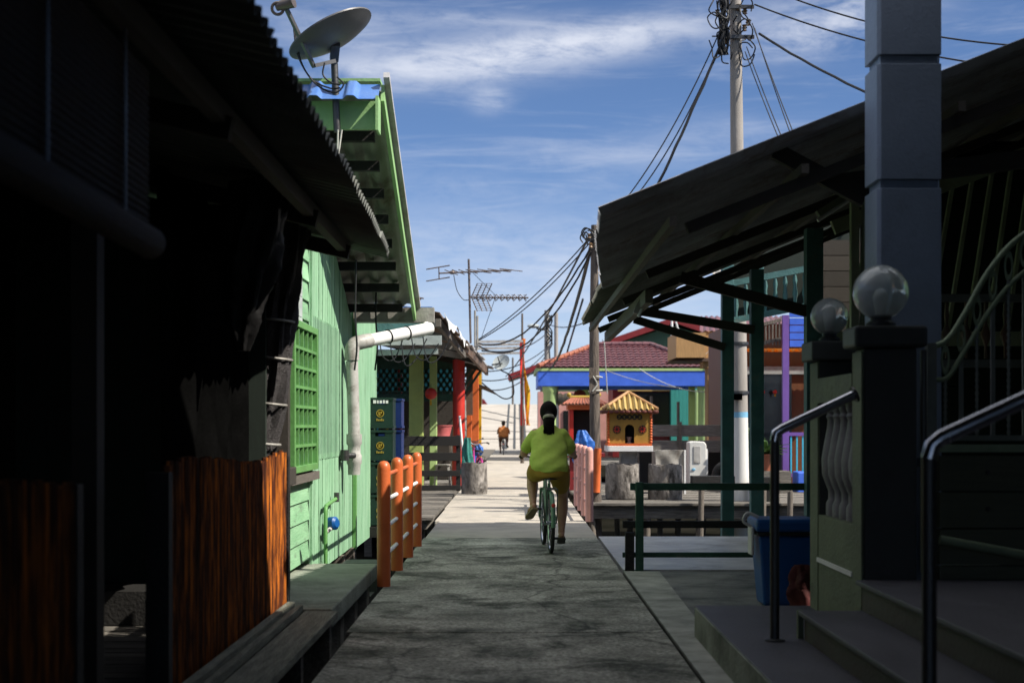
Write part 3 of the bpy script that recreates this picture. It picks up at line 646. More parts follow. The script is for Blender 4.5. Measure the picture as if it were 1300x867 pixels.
# ------------------------------------------------------------------ bicycles and riders (local: x right, y forward, ground z=0)
def make_bike(m, label, loc, rot=(0, 0, 0), steer=0, basket=False, group=None):
    t = thing('bicycle', label, 'bicycle', (0, 0, 0), group)
    r = .305; ra, fa = Vector((0, -.27, r)), Vector((0, .78, r)); bb = Vector((0, .14, .27))
    seat = Vector((0, -.03, .70)); head = Vector((0, .55, .78)); crown = Vector((0, .60, .62))
    b = B()
    for a, c, q in ((bb, seat, .017), (bb, crown, .019), (bb + Vector((0, .02, .1)), head, .016), (crown, head + Vector((0, -.02, .05)), .02)): b.tube([a, c], q, 10)
    for s in (-1, 1):
        b.tube([bb + Vector((s * .02, 0, 0)), ra + Vector((s * .055, 0, 0))], .010, 8); b.tube([seat + Vector((s * .015, 0, -.06)), ra + Vector((s * .055, 0, .01))], .009, 8)
    b.build('frame', m, t, smooth=True)
    fk = B()
    for s in (-1, 1): fk.tube([crown + Vector((s * .045, 0, 0)), fa + Vector((s * .045, 0, 0))], .012, 8)
    fk.tube([crown + Vector((-.05, 0, 0)), crown + Vector((.05, 0, 0))], .014, 8)
    fk.build('fork', m, t, smooth=True)
    for c in (ra, fa):
        rm = B().torus(c, r - .03, .012, (1, 0, 0), 36, 8).build('rim', 'steel', t, smooth=True); rm.name = 'wheel'
        B().torus(c, r - .012, .020, (1, 0, 0), 40, 8).build('tyre', 'rubber', rm, smooth=True)
        sp = B()
        for i in range(18):
            a = 2 * PI * i / 18; s = .03 if i % 2 else -.03
            sp.tube([c + Vector((s, 0, 0)), c + Vector((0, math.cos(a) * (r - .035), math.sin(a) * (r - .035)))], .0017, 4)
        sp.tube([c + Vector((-.05, 0, 0)), c + Vector((.05, 0, 0))], .02, 10)
        sp.build('spokes', 'steel', rm)
        b = B(); pts = []; a0, a1 = (20, 185) if c is ra else (15, 130)
        def mud(u, v, c=c, a0=a0, a1=a1):
            a = math.radians(a0 + (a1 - a0) * u); q = r + .022 - .014 * (2 * v - 1) ** 2
            return c + Vector(((v - .5) * .046, math.cos(a) * q, math.sin(a) * q))
        b.grid(mud, 20, 6, .002).build('mudguard', m, t, smooth=True)
    b = B().tube([seat, seat + Vector((0, -.01, .05))], .013, 10); b.build('seat_post', 'steel', t, smooth=True)
    sd_ = B().lathe((0, 0, 0), [(.001, 0), (1, .15), (.92, .75), (.5, 1), (.001, 1.02)], 20).build('saddle', 'black', t, smooth=True)
    for v in sd_.data.vertices:
        x, y, z = v.co; wdt = .095 if y < 0 else .095 * (1 - .62 * min(1, y * 1.2)); v.co = (x * wdt, y * .13 - .04, .735 + z * .055)
    hb = smooth_path([(-.27, .36, .97), (-.255, .46, .985), (-.16, .55, .96), (0, .55, .90), (.16, .55, .96), (.255, .46, .985), (.27, .36, .97)], 6)
    h = B().tube(hb, .012, 8); h.tube([head, (0, .55, .90)], .014, 8); h = h.build('handlebar', 'steel', t, smooth=True)
    for s in (-1, 1): B().tube([(s * .272, .33, .968), (s * .258, .45, .984)], .018, 10).build('grip', 'black', h, smooth=True)
    k = B().torus(bb + Vector((.035, 0, 0)), .085, .006, (1, 0, 0), 28, 6)
    k.tube([bb + Vector((-.06, 0, 0)), bb + Vector((.06, 0, 0))], .02, 10)
    k.beam(bb + Vector((.06, 0, 0)), bb + Vector((.07, .03, -.155)), .012, .02); k.beam(bb + Vector((-.06, 0, 0)), bb + Vector((-.07, -.03, .155)), .012, .02)
    k.build('crank', 'steel', t)
    for s, o in ((1, Vector((.115, .03, -.158))), (-1, Vector((-.115, -.03, .158)))):
        c = bb + o; B().box(c.x - .045, c.x + .045, c.y - .035, c.y + .035, c.z - .012, c.z + .012).build('pedal', 'black', t, bevel=.004)
    B().tube([bb + Vector((.036, 0, .085)), ra + Vector((.036, 0, .035))], .005, 6).tube([bb + Vector((.036, 0, -.085)), ra + Vector((.036, 0, -.035))], .005, 6).build('chain', 'dark_steel', t)
    b = B()
    for s in (-.05, 0, .05): b.tube([(s, -.16, .665), (s, -.48, .655)], .006, 6)
    for s in (-1, 1): b.tube([(s * .055, -.45, .655), (s * .058, -.28, .31)], .006, 6)
    b.tube([(-.055, -.47, .655), (.055, -.47, .655)], .006, 6); b.tube([(-.055, -.25, .66), (.055, -.25, .66)], .006, 6)
    b.build('rear_rack', 'dark_steel', t)
    B().lathe((0, -.59, .50), [(.022, 0), (.022, .012), (.012, .018)], 14, (0, -1, .2)).build('reflector', 'red', t, smooth=True)
    if basket:
        b = B()
        for i in range(9): a = -.13 + i * .0325; b.tube([(a, .62, .98), (a * .8, .64, .75)], .003, 5); b.tube([(a, .88, .98), (a * .8, .84, .75)], .003, 5)
        for z in (.75, .83, .90, .98):
            q = .104 + (z - .75) * .113; y0, y1 = .64 - (z - .75) * .087, .84 + (z - .75) * .174
            b.tube([(-q, y0, z), (q, y0, z), (q, y1, z), (-q, y1, z), (-q, y0, z)], .004, 5)
        b.build('basket', 'black', t)
    t.location = loc; t.rotation_euler = rot
    return t

def remesh(b, voxel, name, m, parent, smooth_it=6):
    me = bpy.data.meshes.new(name); bmesh.ops.recalc_face_normals(b.bm, faces=b.bm.faces); b.bm.to_mesh(me); b.bm.free()
    o = bpy.data.objects.new(name, me); C.objects.link(o)
    md = o.modifiers.new('r', 'REMESH'); md.mode = 'VOXEL'; md.voxel_size = voxel; md.use_smooth_shade = True
    s = o.modifiers.new('s', 'SMOOTH'); s.factor = .5; s.iterations = smooth_it
    dg = bpy.context.evaluated_depsgraph_get(); ev = o.evaluated_get(dg); nm = bpy.data.meshes.new_from_object(ev)
    o.modifiers.clear(); o.data = nm; bpy.data.meshes.remove(me); nm.name = name
    nm.materials.clear(); nm.materials.append(M[m])
    for p in nm.polygons: p.use_smooth = True
    if parent is not None: o.parent = parent
    return o
def limb(b, pts, rad, seg=14):
    pts = [Vector(p) for p in pts]
    b.tube(pts, list(rad), seg)
    for p, r in zip(pts, rad): b.ball(p, r * .99, 12, 8)
def rings(b, rr, seg=28):
    """rr: (centre, rx, ry) stacked upward: an elliptical trunk."""
    prev = None
    for c, rx, ry in rr:
        c = Vector(c); ring = [b.bm.verts.new(c + Vector((math.cos(2 * PI * k / seg) * rx, math.sin(2 * PI * k / seg) * ry, 0))) for k in range(seg)]
        if prev:
            for k in range(seg): b.bm.faces.new((prev[k], prev[(k + 1) % seg], ring[(k + 1) % seg], ring[k]))
        else: b.bm.faces.new(ring[::-1])
        prev = ring
    b.bm.faces.new(prev)

def rider(loc, label, shirt, shorts, skin, mir=1, ponytail=True, wide=1.0, slip=('slipper', 'slipper_dark'), short_leg=.62):
    def V(x, y, z): return Vector((x * mir, y, z))
    # joints
    sh = [V(-.15 * wide, .13, 1.215), V(.15 * wide, .13, 1.215)]
    el = [V(-.25, .20, 1.035), V(.245, .19, 1.03)]
    wr = [V(-.268, .335, .985), V(.268, .335, .985)]
    hip = [V(-.10, .0, .84), V(.10, .0, .84)]; kn = [V(-.17, .40, .76), V(.155, .34, .56)]
    an = [V(-.165, .085, .475), V(.135, .13, .175)]
    neck = V(0, .15, 1.30); hc = V(0, .185, 1.43)
    b = B()
    rings(b, [(V(0, -.01, .77), .12, .10), (V(0, -.01, .82), .185 * wide, .135), (V(0, .0, .92), .175 * wide, .12), (V(0, .05, 1.05), .165 * wide, .11), (V(0, .10, 1.18), .17 * wide, .105), (V(0, .13, 1.25), .14 * wide, .08), (V(0, .145, 1.29), .07, .06)])
    limb(b, [V(0, .13, 1.25), neck, V(0, .17, 1.37)], [.065, .056, .055])
    b.ball(hc, (.076, .093, .115)); b.ball(hc + V(0, .035, -.055), (.055, .06, .06))
    b.tube([hc + V(0, .085, .02), hc + V(0, .112, -.025), hc + V(0, .09, -.032)], [.008, .015, .010], 8)   # nose
    for s in (-1, 1):
        b.ball(hc + V(s * .077, .0, -.005), (.010, .02, .031), 10, 8)                                      # ears
        b.ball(hc + V(s * .031, .083, .012), (.014, .010, .009), 10, 8)
    b.ball(hc + V(0, .088, -.062), (.025, .012, .007), 10, 8); b.ball(hc + V(0, .086, -.074), (.021, .012, .007), 10, 8)
    for i in (0, 1):
        limb(b, [sh[i], el[i].lerp(sh[i], .5), el[i]], [.058, .052, .042]); limb(b, [el[i], el[i].lerp(wr[i], .4), wr[i]], [.042, .044, .029])
        limb(b, [hip[i], hip[i].lerp(kn[i], .5), kn[i]], [.105, .088, .062]); limb(b, [kn[i], kn[i].lerp(an[i], .35), an[i].lerp(kn[i], .12), an[i]], [.058, .062, .037, .036])
        s = -1 if i == 0 else 1
        # hand round the grip: palm, four fingers, thumb
        g = V(s * .266, .40, .975); b.ball(g + V(s * .006, -.02, .012), (.034, .048, .020), 14, 8)
        for k in range(4):
            y = -.045 + k * .0225; q = g + V(0, y + .02, 0); L = (.9, 1.05, 1.0, .82)[k]
            limb(b, [q + V(s * .03, 0, .016), q + V(s * .043 * L, .003, -.004), q + V(s * .026, .004, -.027 * L), q + V(s * .002, .003, -.027 * L)], [.0095, .009, .0085, .0075], 8)
        limb(b, [g + V(-s * .02, -.04, .012), g + V(-s * .036, -.01, .004), g + V(-s * .03, .02, -.012)], [.012, .0105, .009], 8)
        # foot: heel, instep, toes
        fd = V(0, .94, -.34) if i == 0 else V(0, .97, -.24)
        if i == 0: fd = Vector((-.25 * mir, .82, -.42)).normalized()
        a = an[i]; up = Vector((0, .3, 1)).normalized()
        limb(b, [a - fd * .045 - up * .035, a + fd * .03 - up * .03, a + fd * .10 - up * .045, a + fd * .15 - up * .05], [.031, .034, .034, .026], 10)
        for k in range(5): limb(b, [a + fd * .145 - up * .052 + V((k - 2) * .0135, 0, 0), a + fd * (.178 - abs(k - 1 if s > 0 else k - 3) * .006) - up * .058 + V((k - 2) * .0145, 0, 0)], [.010, .008], 7)
    root = remesh(b, .0062, 'person', skin, None, 3)
    tag(root, label, 'person'); root['_L'] = (0, 0, 0)
    # shirt
    b = B()
    rings(b, [(V(0, -.02, .815), .215 * wide, .16), (V(0, -.015, .87), .222 * wide, .162), (V(0, .02, .97), .212 * wide, .152), (V(0, .06, 1.08), .203 * wide, .142), (V(0, .10, 1.16), .192 * wide, .128), (V(0, .125, 1.225), .165 * wide, .100), (V(0, .14, 1.27), .115, .08), (V(0, .145, 1.31), .07, .066)])
    for i in (0, 1):
        e = sh[i].lerp(el[i], .80); limb(b, [sh[i] + Vector((0, 0, -.012)), sh[i].lerp(e, .5), e], [.070, .072, .070])
    ts = remesh(b, .010, 't_shirt', shirt, root, 4)
    vn = [v.normal.copy() for v in ts.data.vertices]
    for v, q in zip(ts.data.vertices, vn):
        x, y, z = v.co.x * mir, v.co.y, v.co.z; f = max(0, min(1, (1.2 - z) / .3)); back = max(0, -q.y)
        d = .0065 * math.sin(30 * (z + .55 * x) + 2.2 * math.sin(9 * x + 4 * z)) * f + .005 * math.sin(34 * (z - .8 * x) + 1.7 * math.sin(7 * z)) * (.4 + .6 * back)
        if z < .90: d += .008 * math.sin(26 * x + 2) * (.90 - z) / .1
        v.co += q * d
    # shorts
    b = B()
    rings(b, [(V(0, -.02, .745), .13, .11), (V(0, -.025, .765), .185 * wide, .15), (V(0, -.02, .81), .207 * wide, .155), (V(0, -.01, .87), .20 * wide, .148), (V(0, 0, .90), .19 * wide, .14)])
    for i in (0, 1): e = hip[i].lerp(kn[i], short_leg); limb(b, [hip[i] + Vector((0, -.01, 0)), hip[i].lerp(e, .6), e], [.122, .108, .094])
    remesh(b, .012, 'shorts', shorts, root, 4)
    # hair
    b = B()
    b.ball(hc + V(0, -.022, .018), (.094, .104, .115)); b.ball(hc + V(0, -.05, -.03), (.078, .062, .08))
    if ponytail:
        limb(b, smooth_path([hc + V(0, -.085, .0), hc + V(0, -.14, -.03), hc + V(0, -.155, -.10), hc + V(0, -.14, -.19), hc + V(.005, -.115, -.255)], 4), [.04, .036, .035, .042, .05, .055, .060, .062, .062, .060, .058, .052, .046, .038, .028, .020, .012][:17])
    hr = remesh(b, .009, 'hair', 'hair', root, 2)
    hb_ = bmesh.new(); hb_.from_mesh(hr.data); st_ = B(); rs_ = random.Random(9)
    for k in range(70 if ponytail else 40):
        a = rs_.uniform(-1.5, 1.5); e0 = hc + V(0, -.018, .022)
        if ponytail:
            dx, dy = rs_.uniform(-.05, .05), rs_.uniform(-.03, .03)
            p = [e0 + V(.085 * math.sin(a), -.03, .108 * math.cos(a)), e0 + V(.066 * math.sin(a), -.082, .06 * math.cos(a)), hc + V(dx * .3, -.15, -.035), hc + V(dx * .8 + rs_.uniform(-.012, .012), -.165 + dy, -.11), hc + V(dx * 1.15, -.15 + dy, -.20), hc + V(dx * .4 + .012 + rs_.uniform(-.015, .015), -.125 + dy, -.26 - rs_.uniform(-.06, .045))]
        else: p = [e0 + V(.05 * math.sin(a), -.05, .108), e0 + V(.086 * math.sin(a), -.075, .05), e0 + V(.086 * math.sin(a), -.085, -.03), e0 + V(.075 * math.sin(a), -.075, -.07)]
        st_.tube(smooth_path(p, 4), .0035, 5)
    me_ = bpy.data.meshes.new('t'); st_.bm.to_mesh(me_); st_.bm.free(); hb_.from_mesh(me_); hb_.to_mesh(hr.data); hb_.free(); bpy.data.meshes.remove(me_)
    for p in hr.data.polygons: p.use_smooth = True
    if ponytail: B().torus(hc + V(0, -.152, -.045), .046, .019, (0, -.35, -.7), 24, 8).build('scrunchie', 'scrunchie', root, smooth=True)
    for i in (0, 1):
        fd = Vector((-.25 * mir, .82, -.42)).normalized() if i == 0 else V(0, .97, -.24).normalized()
        a = an[i]; up = Vector((0, .3, 1)).normalized(); o_ = a - up * .068
        side = fd.cross(up).normalized(); nrm = side.cross(fd).normalized()
        b = B(); pts = [(-.085, .028), (-.07, .038), (0, .036), (.08, .043), (.15, .045), (.19, .032), (.205, .0)]
        poly = [o_ + fd * p + side * q for p, q in pts] + [o_ + fd * p - side * q for p, q in reversed(pts[:-1])]
        lo = [b.bm.verts.new(p - nrm * .018) for p in poly]; hi = [b.bm.verts.new(p) for p in poly]; n_ = len(poly)
        b.bm.faces.new(lo); b.bm.faces.new(hi[::-1])
        for k in range(n_): b.bm.faces.new((lo[k], hi[k], hi[(k + 1) % n_], lo[(k + 1) % n_]))
        b.tube(smooth_path([o_ + fd * .05 + side * .042, o_ + fd * .09 + side * .02 + nrm * .055, o_ + fd * .15, o_ + fd * .09 - side * .02 + nrm * .055, o_ + fd * .05 - side * .042], 4), .008, 6)
        b.build('slipper', slip[0 if i == 0 else 1], root, smooth=False)
    root.location = loc
    return root
BX, BY = .345, 14.86
make_bike('bike_green', 'pale green bicycle ridden by the woman in the lime shirt', (BX, BY, .005), (0, 0, math.radians(3)), basket=True)
rider((BX, BY, .005), 'woman with black ponytail cycling away in lime green shirt and mustard shorts', 'shirt', 'shorts', 'skin', 1, True, .93)
FX, FY = (639 - 655) * 64.5 / F, 64.8
make_bike('bike_black', 'dark bicycle ridden by the distant man at the foot of the ramp', (FX, FY, 0), (0, 0, 0))
rider((FX, FY, 0), 'distant man cycling towards the ramp in rust orange shirt', 'shirt_far', 'shorts_far', 'skin_dark', -1, False, 1.12, ('slipper_dark', 'slipper_dark'))
make_bike('bike_pink', 'magenta bicycle parked behind the sooty concrete drum', (-.93, 31.2, 0), (0, math.radians(9), math.radians(14)), basket=True)
make_bike('bike_blue', 'blue bicycle parked beside the orange shop posts', (-1.0, 34.2, 0), (0, math.radians(-7), math.radians(-8)))
make_bike('bike_black', 'black bicycle leaning behind the pink post railing', (1.22, 24.6, 0), (0, math.radians(-10), math.radians(4)))

# ------------------------------------------------------------------ left: black slat bench, drum, shop
t = thing('slat_barrier', 'black timber slat barrier in front of the open shop', 'barrier', (-1.9, 29, 0))
for z, h in ((1.0, .20), (.68, .17), (.34, .12), (.05, .10)):
    B().beam((-2.75, 29, z), (-1.13, 29, z), .05, h).build('slat', 'black_wood', t, bevel=.006)
for x in (-2.6, -1.22): B().box(x, x + .09, 29.03, 29.12, -.02, 1.12).build('post', 'black_wood', t)
B().box(-2.7, -1.15, 29.13, 29.5, .30, .34).build('shelf', 'black_wood', t)
def drum(c, r, h, m, label, group, seed, rim=.05):
    r_ = random.Random(seed); b = B(); seg = 36
    prof = [(r * .97, 0), (r, .02), (r * 1.01, h * .35), (r * .995, h * .7), (r * .985, h * .97), (r * .97, h), (r - rim, h), (r - rim - .01, h * .3), (.001, h * .28)]
    b.lathe(c, prof, seg)
    for v in b.bm.verts:
        a = math.atan2(v.co.y - c[1], v.co.x - c[0])
        v.co.z += (.012 * math.sin(3 * a + seed) + .008 * math.sin(7 * a) + r_.uniform(-.006, .006)) * (v.co.z - c[2]) / h
        v.co.x += r_.uniform(-.004, .004); v.co.y += r_.uniform(-.004, .004)
    o = b.build('concrete_drum', m, loc=c, smooth=True); tag(o, label, 'concrete drum', group); return o
drum((-.80, 27.3, 0), .25, .60, 'burnt', 'sooty concrete drum standing on the left edge of the walkway', 'open concrete drums', 1)
drum((1.92, 25.6, .0), .31, .62, 'burnt', 'pale streaked concrete drum left of the darker one on the timber deck', 'open concrete drums', 2)
drum((2.69, 25.6, -.02), .31, .63, 'burnt', 'soot blackened concrete drum right of the pale one on the timber deck', 'open concrete drums', 5)
o = drape([(-.93, 27.3, .30), (-.93, 27.3, .55), (-.94, 27.3, .8), (-.93, 27.3, 1.08)], [.10, .11, .09, .06], 8, 6, .2).build('cloth_bundle', 'teal_cloth', loc=(-.93, 27.3, .5), smooth=True); tag(o, 'teal cloth bundle sticking up out of the sooty drum', 'cloth')
o = B().tube([(-.98, 27.42, .3), (-1.09, 27.5, 1.5)], .022, 10).build('white_stick', 'white', loc=(-1, 27.4, .3), smooth=True); tag(o, 'white plastic stick leaning out of the sooty drum', 'stick')
o = drape([(-.86, 32.6, .62), (-.85, 32.6, .72), (-.86, 32.6, .82), (-.88, 32.6, .9)], [.06, .10, .08, .04], 4, 5, .25).build('plastic_bag', 'blue_cloth', loc=(-.86, 32.6, .6), smooth=True); tag(o, 'blue plastic bag hanging on the bicycle by the orange posts', 'bag')

shop = thing('open_shop', 'open fronted shop with green, red and orange posts', 'shop', (-2, 31, 0))
def sq(x, y, w, z0, z1, m, par=shop, nm='post'): return B().box(x - w / 2, x + w / 2, y - w / 2, y + w / 2, z0, z1).build(nm, m, par, bevel=.01)
sq(-2.17, 31, .30, -.05, 2.85, 'olive_post'); sq(-1.83, 31.5, .16, -.05, 2.85, 'lime')
B().lathe((-1.245, 31, 0), [(.15, 0), (.15, .55), (.13, .56), (.13, 2.75)], 24).build('post', 'red', shop, smooth=True)
sq(-1.09, 33.2, .12, 0, 2.8, 'vermilion'); sq(-1.02, 35.2, .20, 0, 2.85, 'vermilion'); sq(-1.0, 38, .16, 0, 2.9, 'flag_yellow')
B().box(-1.13, -.98, 32.3, 32.35, 1.55, 2.75).build('hanging_mat', 'tin_brown', shop)
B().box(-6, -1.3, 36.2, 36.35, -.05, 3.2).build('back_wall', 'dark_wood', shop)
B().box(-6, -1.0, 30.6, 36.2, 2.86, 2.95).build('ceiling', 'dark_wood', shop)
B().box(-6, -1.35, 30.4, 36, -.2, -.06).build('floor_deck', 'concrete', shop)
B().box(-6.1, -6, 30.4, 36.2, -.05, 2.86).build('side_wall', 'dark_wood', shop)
# pierced frieze of diamonds
b = B()
for i in range(17):
    x = -3.3 + i * .135
    for s in (-1, 1): b.beam((x, 31.9, 2.03), (x + s * .38, 31.9, 2.6), .012, .055)
b.box(-3.6, -1.2, 31.88, 31.93, 2.58, 2.85); b.box(-3.6, -1.2, 31.88, 31.93, 1.86, 2.03)
b.build('lattice_frieze', 'dark_green', shop)
B().box(-3.3, -1.35, 34.5, 34.55, 2.15, 2.8).build('window', 'cyan', shop)
B().box(-3.6, -3.2, 33, 33.08, .0, 2.8).build('curtain', 'cyan', shop)
for x in (-2.75, -2.45): sq(x, 33.6, .12, 0, 2.8, 'deep_red')
# awning of the shop and the neighbour's lower awning
aw = thing('patched_awning', 'patched tin awning with grey beams beyond the mint house', 'awning', (-1.5, 22, 2.6))
B().corr([(-.95, 18.3, 2.74), (-.93, 21, 2.72), (-.88, 24, 2.76), (-.83, 26.2, 2.70)], [(-4, 18.3, 3.3), (-4, 21, 3.3), (-4, 24, 3.3), (-4, 26.2, 3.3)], .1, .015, .004, ragged=.06).build('sheet', 'tin_brown', aw, smooth=True)
for yy, z in ((18.4, 2.62), (21, 2.6), (23.5, 2.6), (26, 2.58)): B().beam((-.98, yy, z), (-4, yy, z + .5), .05, .10).build('rafter', 'tin_grey', aw)
B().beam((-3.2, 18.2, 2.38), (-.95, 18.2, 2.40), .05, .12).build('tie_beam', 'clap_grey', aw)
B().beam((-3.2, 18.25, 2.20), (-1.0, 18.25, 2.26), .05, .07).build('tie_beam', 'clap_grey', aw)
B().beam((-1.0, 18.25, 2.63), (-.95, 26.1, 2.60), .06, .10).build('edge_beam', 'dark_wood_y', aw)
B().box(-2.4, -1.15, 18.16, 18.19, 2.47, 2.66).build('gable_board', 'teal_post', aw)
o = B().grid(lambda u, v: Vector((-.93 + .07 * u - .02 * math.sin(9 * u) + .05 * v, 18.4 + 6.6 * u, 2.765 - (.06 + .03 * math.sin(13 * u) + .02 * math.sin(31 * u)) * 2 * v)), 40, 6, .006).build('plastic_sheet', 'pvc', loc=(-.9, 20, 2.6), smooth=True); tag(o, 'white plastic sheet draped along the patched awning edge', 'plastic sheet')
aw2 = thing('rusty_awning', 'crumpled brown tin awning over the open shop front', 'awning', (-1.2, 29, 2.7))
B().corr([(-.86, 26.5, 2.86), (-.80, 28.4, 2.80), (-.66, 30.5, 2.72), (-.55, 32.6, 2.62)], [(-3.6, 26.5, 3.5), (-3.6, 28.4, 3.5), (-3.6, 30.5, 3.4), (-3.6, 32.6, 3.3)], .1, .018, .004, ragged=.07).build('sheet', 'tin_rust', aw2, smooth=True)
B().beam((-.95, 26.6, 2.76), (-.66, 32.5, 2.54), .06, .16).build('edge_beam', 'tin_brown', aw2)
for yy in (27, 29.4, 31.8): B().beam((-.9 + (yy - 27) * .04, yy, 2.70 - (yy - 27) * .03), (-3.6, yy, 3.3), .05, .09).build('rafter', 'dark_wood', aw2)
o = B().corr([(-.72, 36.2, 2.28), (-.60, 37.4, 2.20), (-.52, 38.6, 2.16)], [(-1.3, 36.2, 2.48), (-1.3, 37.4, 2.48), (-1.3, 38.6, 2.48)], .1, .015, .004, ragged=.05).build('tin_flap', 'tin_brown', loc=(-1, 37, 2.3), smooth=True); tag(o, 'small bent tin flap past the orange shop posts', 'tin flap')
def lantern(c, r, m, label):
    t = thing('paper_lantern', label, 'lantern', c)
    b = B().lathe(c, [(r * .3, -r * .95), (r * .75, -r * .7), (r, -r * .2), (r, r * .2), (r * .75, r * .7), (r * .3, r * .95)], 18); b.build('shade', m, t, smooth=True)
    B().tube([Vector(c) + Vector((0, 0, r * .95)), Vector(c) + Vector((0, 0, r * 1.7))], .006, 6).build('cord', 'black', t)
    B().tube([Vector(c) + Vector((0, 0, -r * .95)), Vector(c) + Vector((0, 0, -r * 1.9))], [.012, .022], 8).build('tassel', 'flag_yellow', t)
lantern((-1.83, 30.6, 2.0), .13, 'red', 'red paper lantern hanging in the open shop')
t = thing('counter_table', 'pale counter table inside the open shop', 'table', (-1.75, 32.4, 0))
B().box(-2.2, -1.42, 32.0, 32.7, 1.0, 1.04).build('tabletop', 'white', t)
for x in (-2.15, -1.5):
    for y in (32.05, 32.6): B().box(x, x + .05, y, y + .05, -.05, .999).build('leg', 'old_wood_z', t)
o = B().lathe((-1.68, 32.3, 1.045), [(.17, 0), (.23, .26), (.245, .26), (.245, .28), (.215, .28), (.16, .02), (.001, .02)], 24).build('basin', 'pink_plastic', loc=(-1.68, 32.3, 1.045), smooth=True); tag(o, 'pink plastic basin on the counter table', 'basin')
for k, (x, y, m, lb) in enumerate(((-2.5, 31.6, 'dirty_white', 'white plastic stool inside the shop behind the barrier'), (-1.62, 31.4, 'pvc_grey', 'grubby grey stool beside the red shop post'))):
    t = thing('stool', lb, 'stool', (x, y, 0))
    B().box(x - .17, x + .17, y - .17, y + .17, .43, .46).build('seat', m, t, bevel=.01)
    for sx in (-1, 1):
        for sy in (-1, 1): B().beam((x + sx * .18, y + sy * .18, -.06), (x + sx * .13, y + sy * .13, .429), .04, .04).build('leg', m, t)
t = thing('shelf_rack', 'dark shelf rack with jars inside the shop', 'shelf', (-2.9, 33, 0))
for z in (.5, 1.0, 1.45): B().box(-3.15, -2.5, 33.0, 33.3, z, z + .03).build('shelf', 'dark_wood', t)
for x in (-3.15, -2.53): B().box(x, x + .03, 33.31, 33.35, -.05, 1.7).build('post', 'dark_wood', t)
for i, x in enumerate((-3.0, -2.85, -2.68)):
    o = B().lathe((x, 33.15, 1.031), [(.05, 0), (.05, .16), (.03, .19), (.03, .23)], 14).build('jar', ('emblem', 'pvc', 'pink_plastic')[i], loc=(x, 33.15, 1.031), smooth=True)
    tag(o, ('gold', 'white', 'pink')[i] + ' jar on the dark shelf rack in the shop', 'jar')
# houses closing the left side further off
t = thing('row_house', 'plain dark row house beyond the open shop on the left', 'house', (-4, 45, 0))
B().box(-8, -1.9, 39.5, 60, -.1, 2.6).build('wall', 'tin_grey', t); B().prism([(-8.3, 2.605), (-1.6, 2.605), (-4.8, 3.6)], 39.3, 60.2, 'y').build('roof', 'tin_rust', t)
b = B(); b.box(-1.899, -1.88, 42, 43, 0, 2.0); b.box(-1.899, -1.88, 50, 51, 0, 2.0); b.build('door', 'violet', t)
t = thing('hill_hut', 'small red roofed hut showing beside the ramp top', 'hut', (-1.9, 100, 2))
B().box(-4.6, -3.1, 136, 140, -1.4, 3.1).build('wall', 'tin_brown', t); B().prism([(-4.9, 3.105), (-2.55, 3.105), (-3.1, 3.9), (-4.3, 3.9)], 135.7, 140.3, 'y').build('roof', 'deep_red', t)
# ------------------------------------------------------------------ right: tin shelter over the walkway edge
sh = thing('tin_shelter', 'open shelter with a dark corrugated roof and green posts', 'shelter', (2.8, 14, 0))
ev = [(.49, 8.5, 2.58), (.55, 9.8, 2.60), (.63, 11, 2.56), (.76, 12.5, 2.52), (.79, 12.3, 2.55), (.80, 14, 2.60), (.81, 16, 2.57), (.82, 18.2, 2.56)]
SL = .397
tp = [(7.0, p[1] - (.85 if i == len(ev) - 1 else 0), p[2] + (7.0 - p[0]) * SL) for i, p in enumerate(ev)]
B().corr(ev[:4], tp[:4], .13, .024, .004, ragged=.02).build('roof_sheet', 'tin_rust', sh, smooth=True)
B().corr([Vector(p) + Vector((0, .04, .04)) for p in ev[4:]], [Vector(p) + Vector((0, .04, .04)) for p in tp[4:]], .13, .024, .004, ragged=.04).build('roof_sheet', 'tin_green', sh, smooth=True)
def rz(x): return 2.55 + (x - .8) * SL
for x in (.95, 1.75, 2.7, 3.8, 5.0, 6.2): B().beam((x, 8.6, rz(x) - .07), (x, 18.12 - .135 * (x - .8), rz(x) - .08), .045, .06).build('purlin', 'dark_wood_y', sh)
for y in (8.75, 11.4, 13.9, 16.2, 18.05): B().beam((1.05, y, rz(1.05) - .135), (6.9, y - (.8 if y > 17 else 0), rz(6.9) - .135), .05, .07).build('rafter', 'dark_wood', sh)
posts = ((2.72, 13.0), (2.80, 17.0), (3.0, 20.5), (3.05, 16.5))
for (x, y) in ((2.72, 13.0), (2.86, 16.9), (2.69, 18.1)): B().box(x - .075, x + .075, y - .07, y + .07, -.12, rz(x) - .21).build('post', 'teal_post', sh)
for (x, y, z) in ((2.68, 12.98, 2.34), (2.82, 16.85, 2.44), (2.65, 18.05, 2.30)): B().beam((x, y, z), (1.5, y, rz(1.5) - .17), .07, .10).build('brace', 'dark_wood', sh)
B().beam((1.18, 12.6, rz(1.18) - .25), (1.18, 18.4, rz(1.18) - .25), .07, .12).build('eave_beam', 'dark_wood_y', sh)
B().beam((5.2, 9.4, 3.3), (2.1, 9.4, 2.9), .06, .12).build('brace', 'dark_wood', sh)
B().beam((2.18, 8.9, 2.72), (1.62, 8.9, 3.02), .06, .10).build('brace', 'dark_wood', sh)
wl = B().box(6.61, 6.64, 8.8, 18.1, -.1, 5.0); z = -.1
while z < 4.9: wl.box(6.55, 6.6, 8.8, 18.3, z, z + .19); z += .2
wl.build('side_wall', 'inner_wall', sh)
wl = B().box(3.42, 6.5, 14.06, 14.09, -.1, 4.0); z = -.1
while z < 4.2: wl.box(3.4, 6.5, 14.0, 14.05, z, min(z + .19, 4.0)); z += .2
wl.build('inner_boards', 'inner_wall', sh)
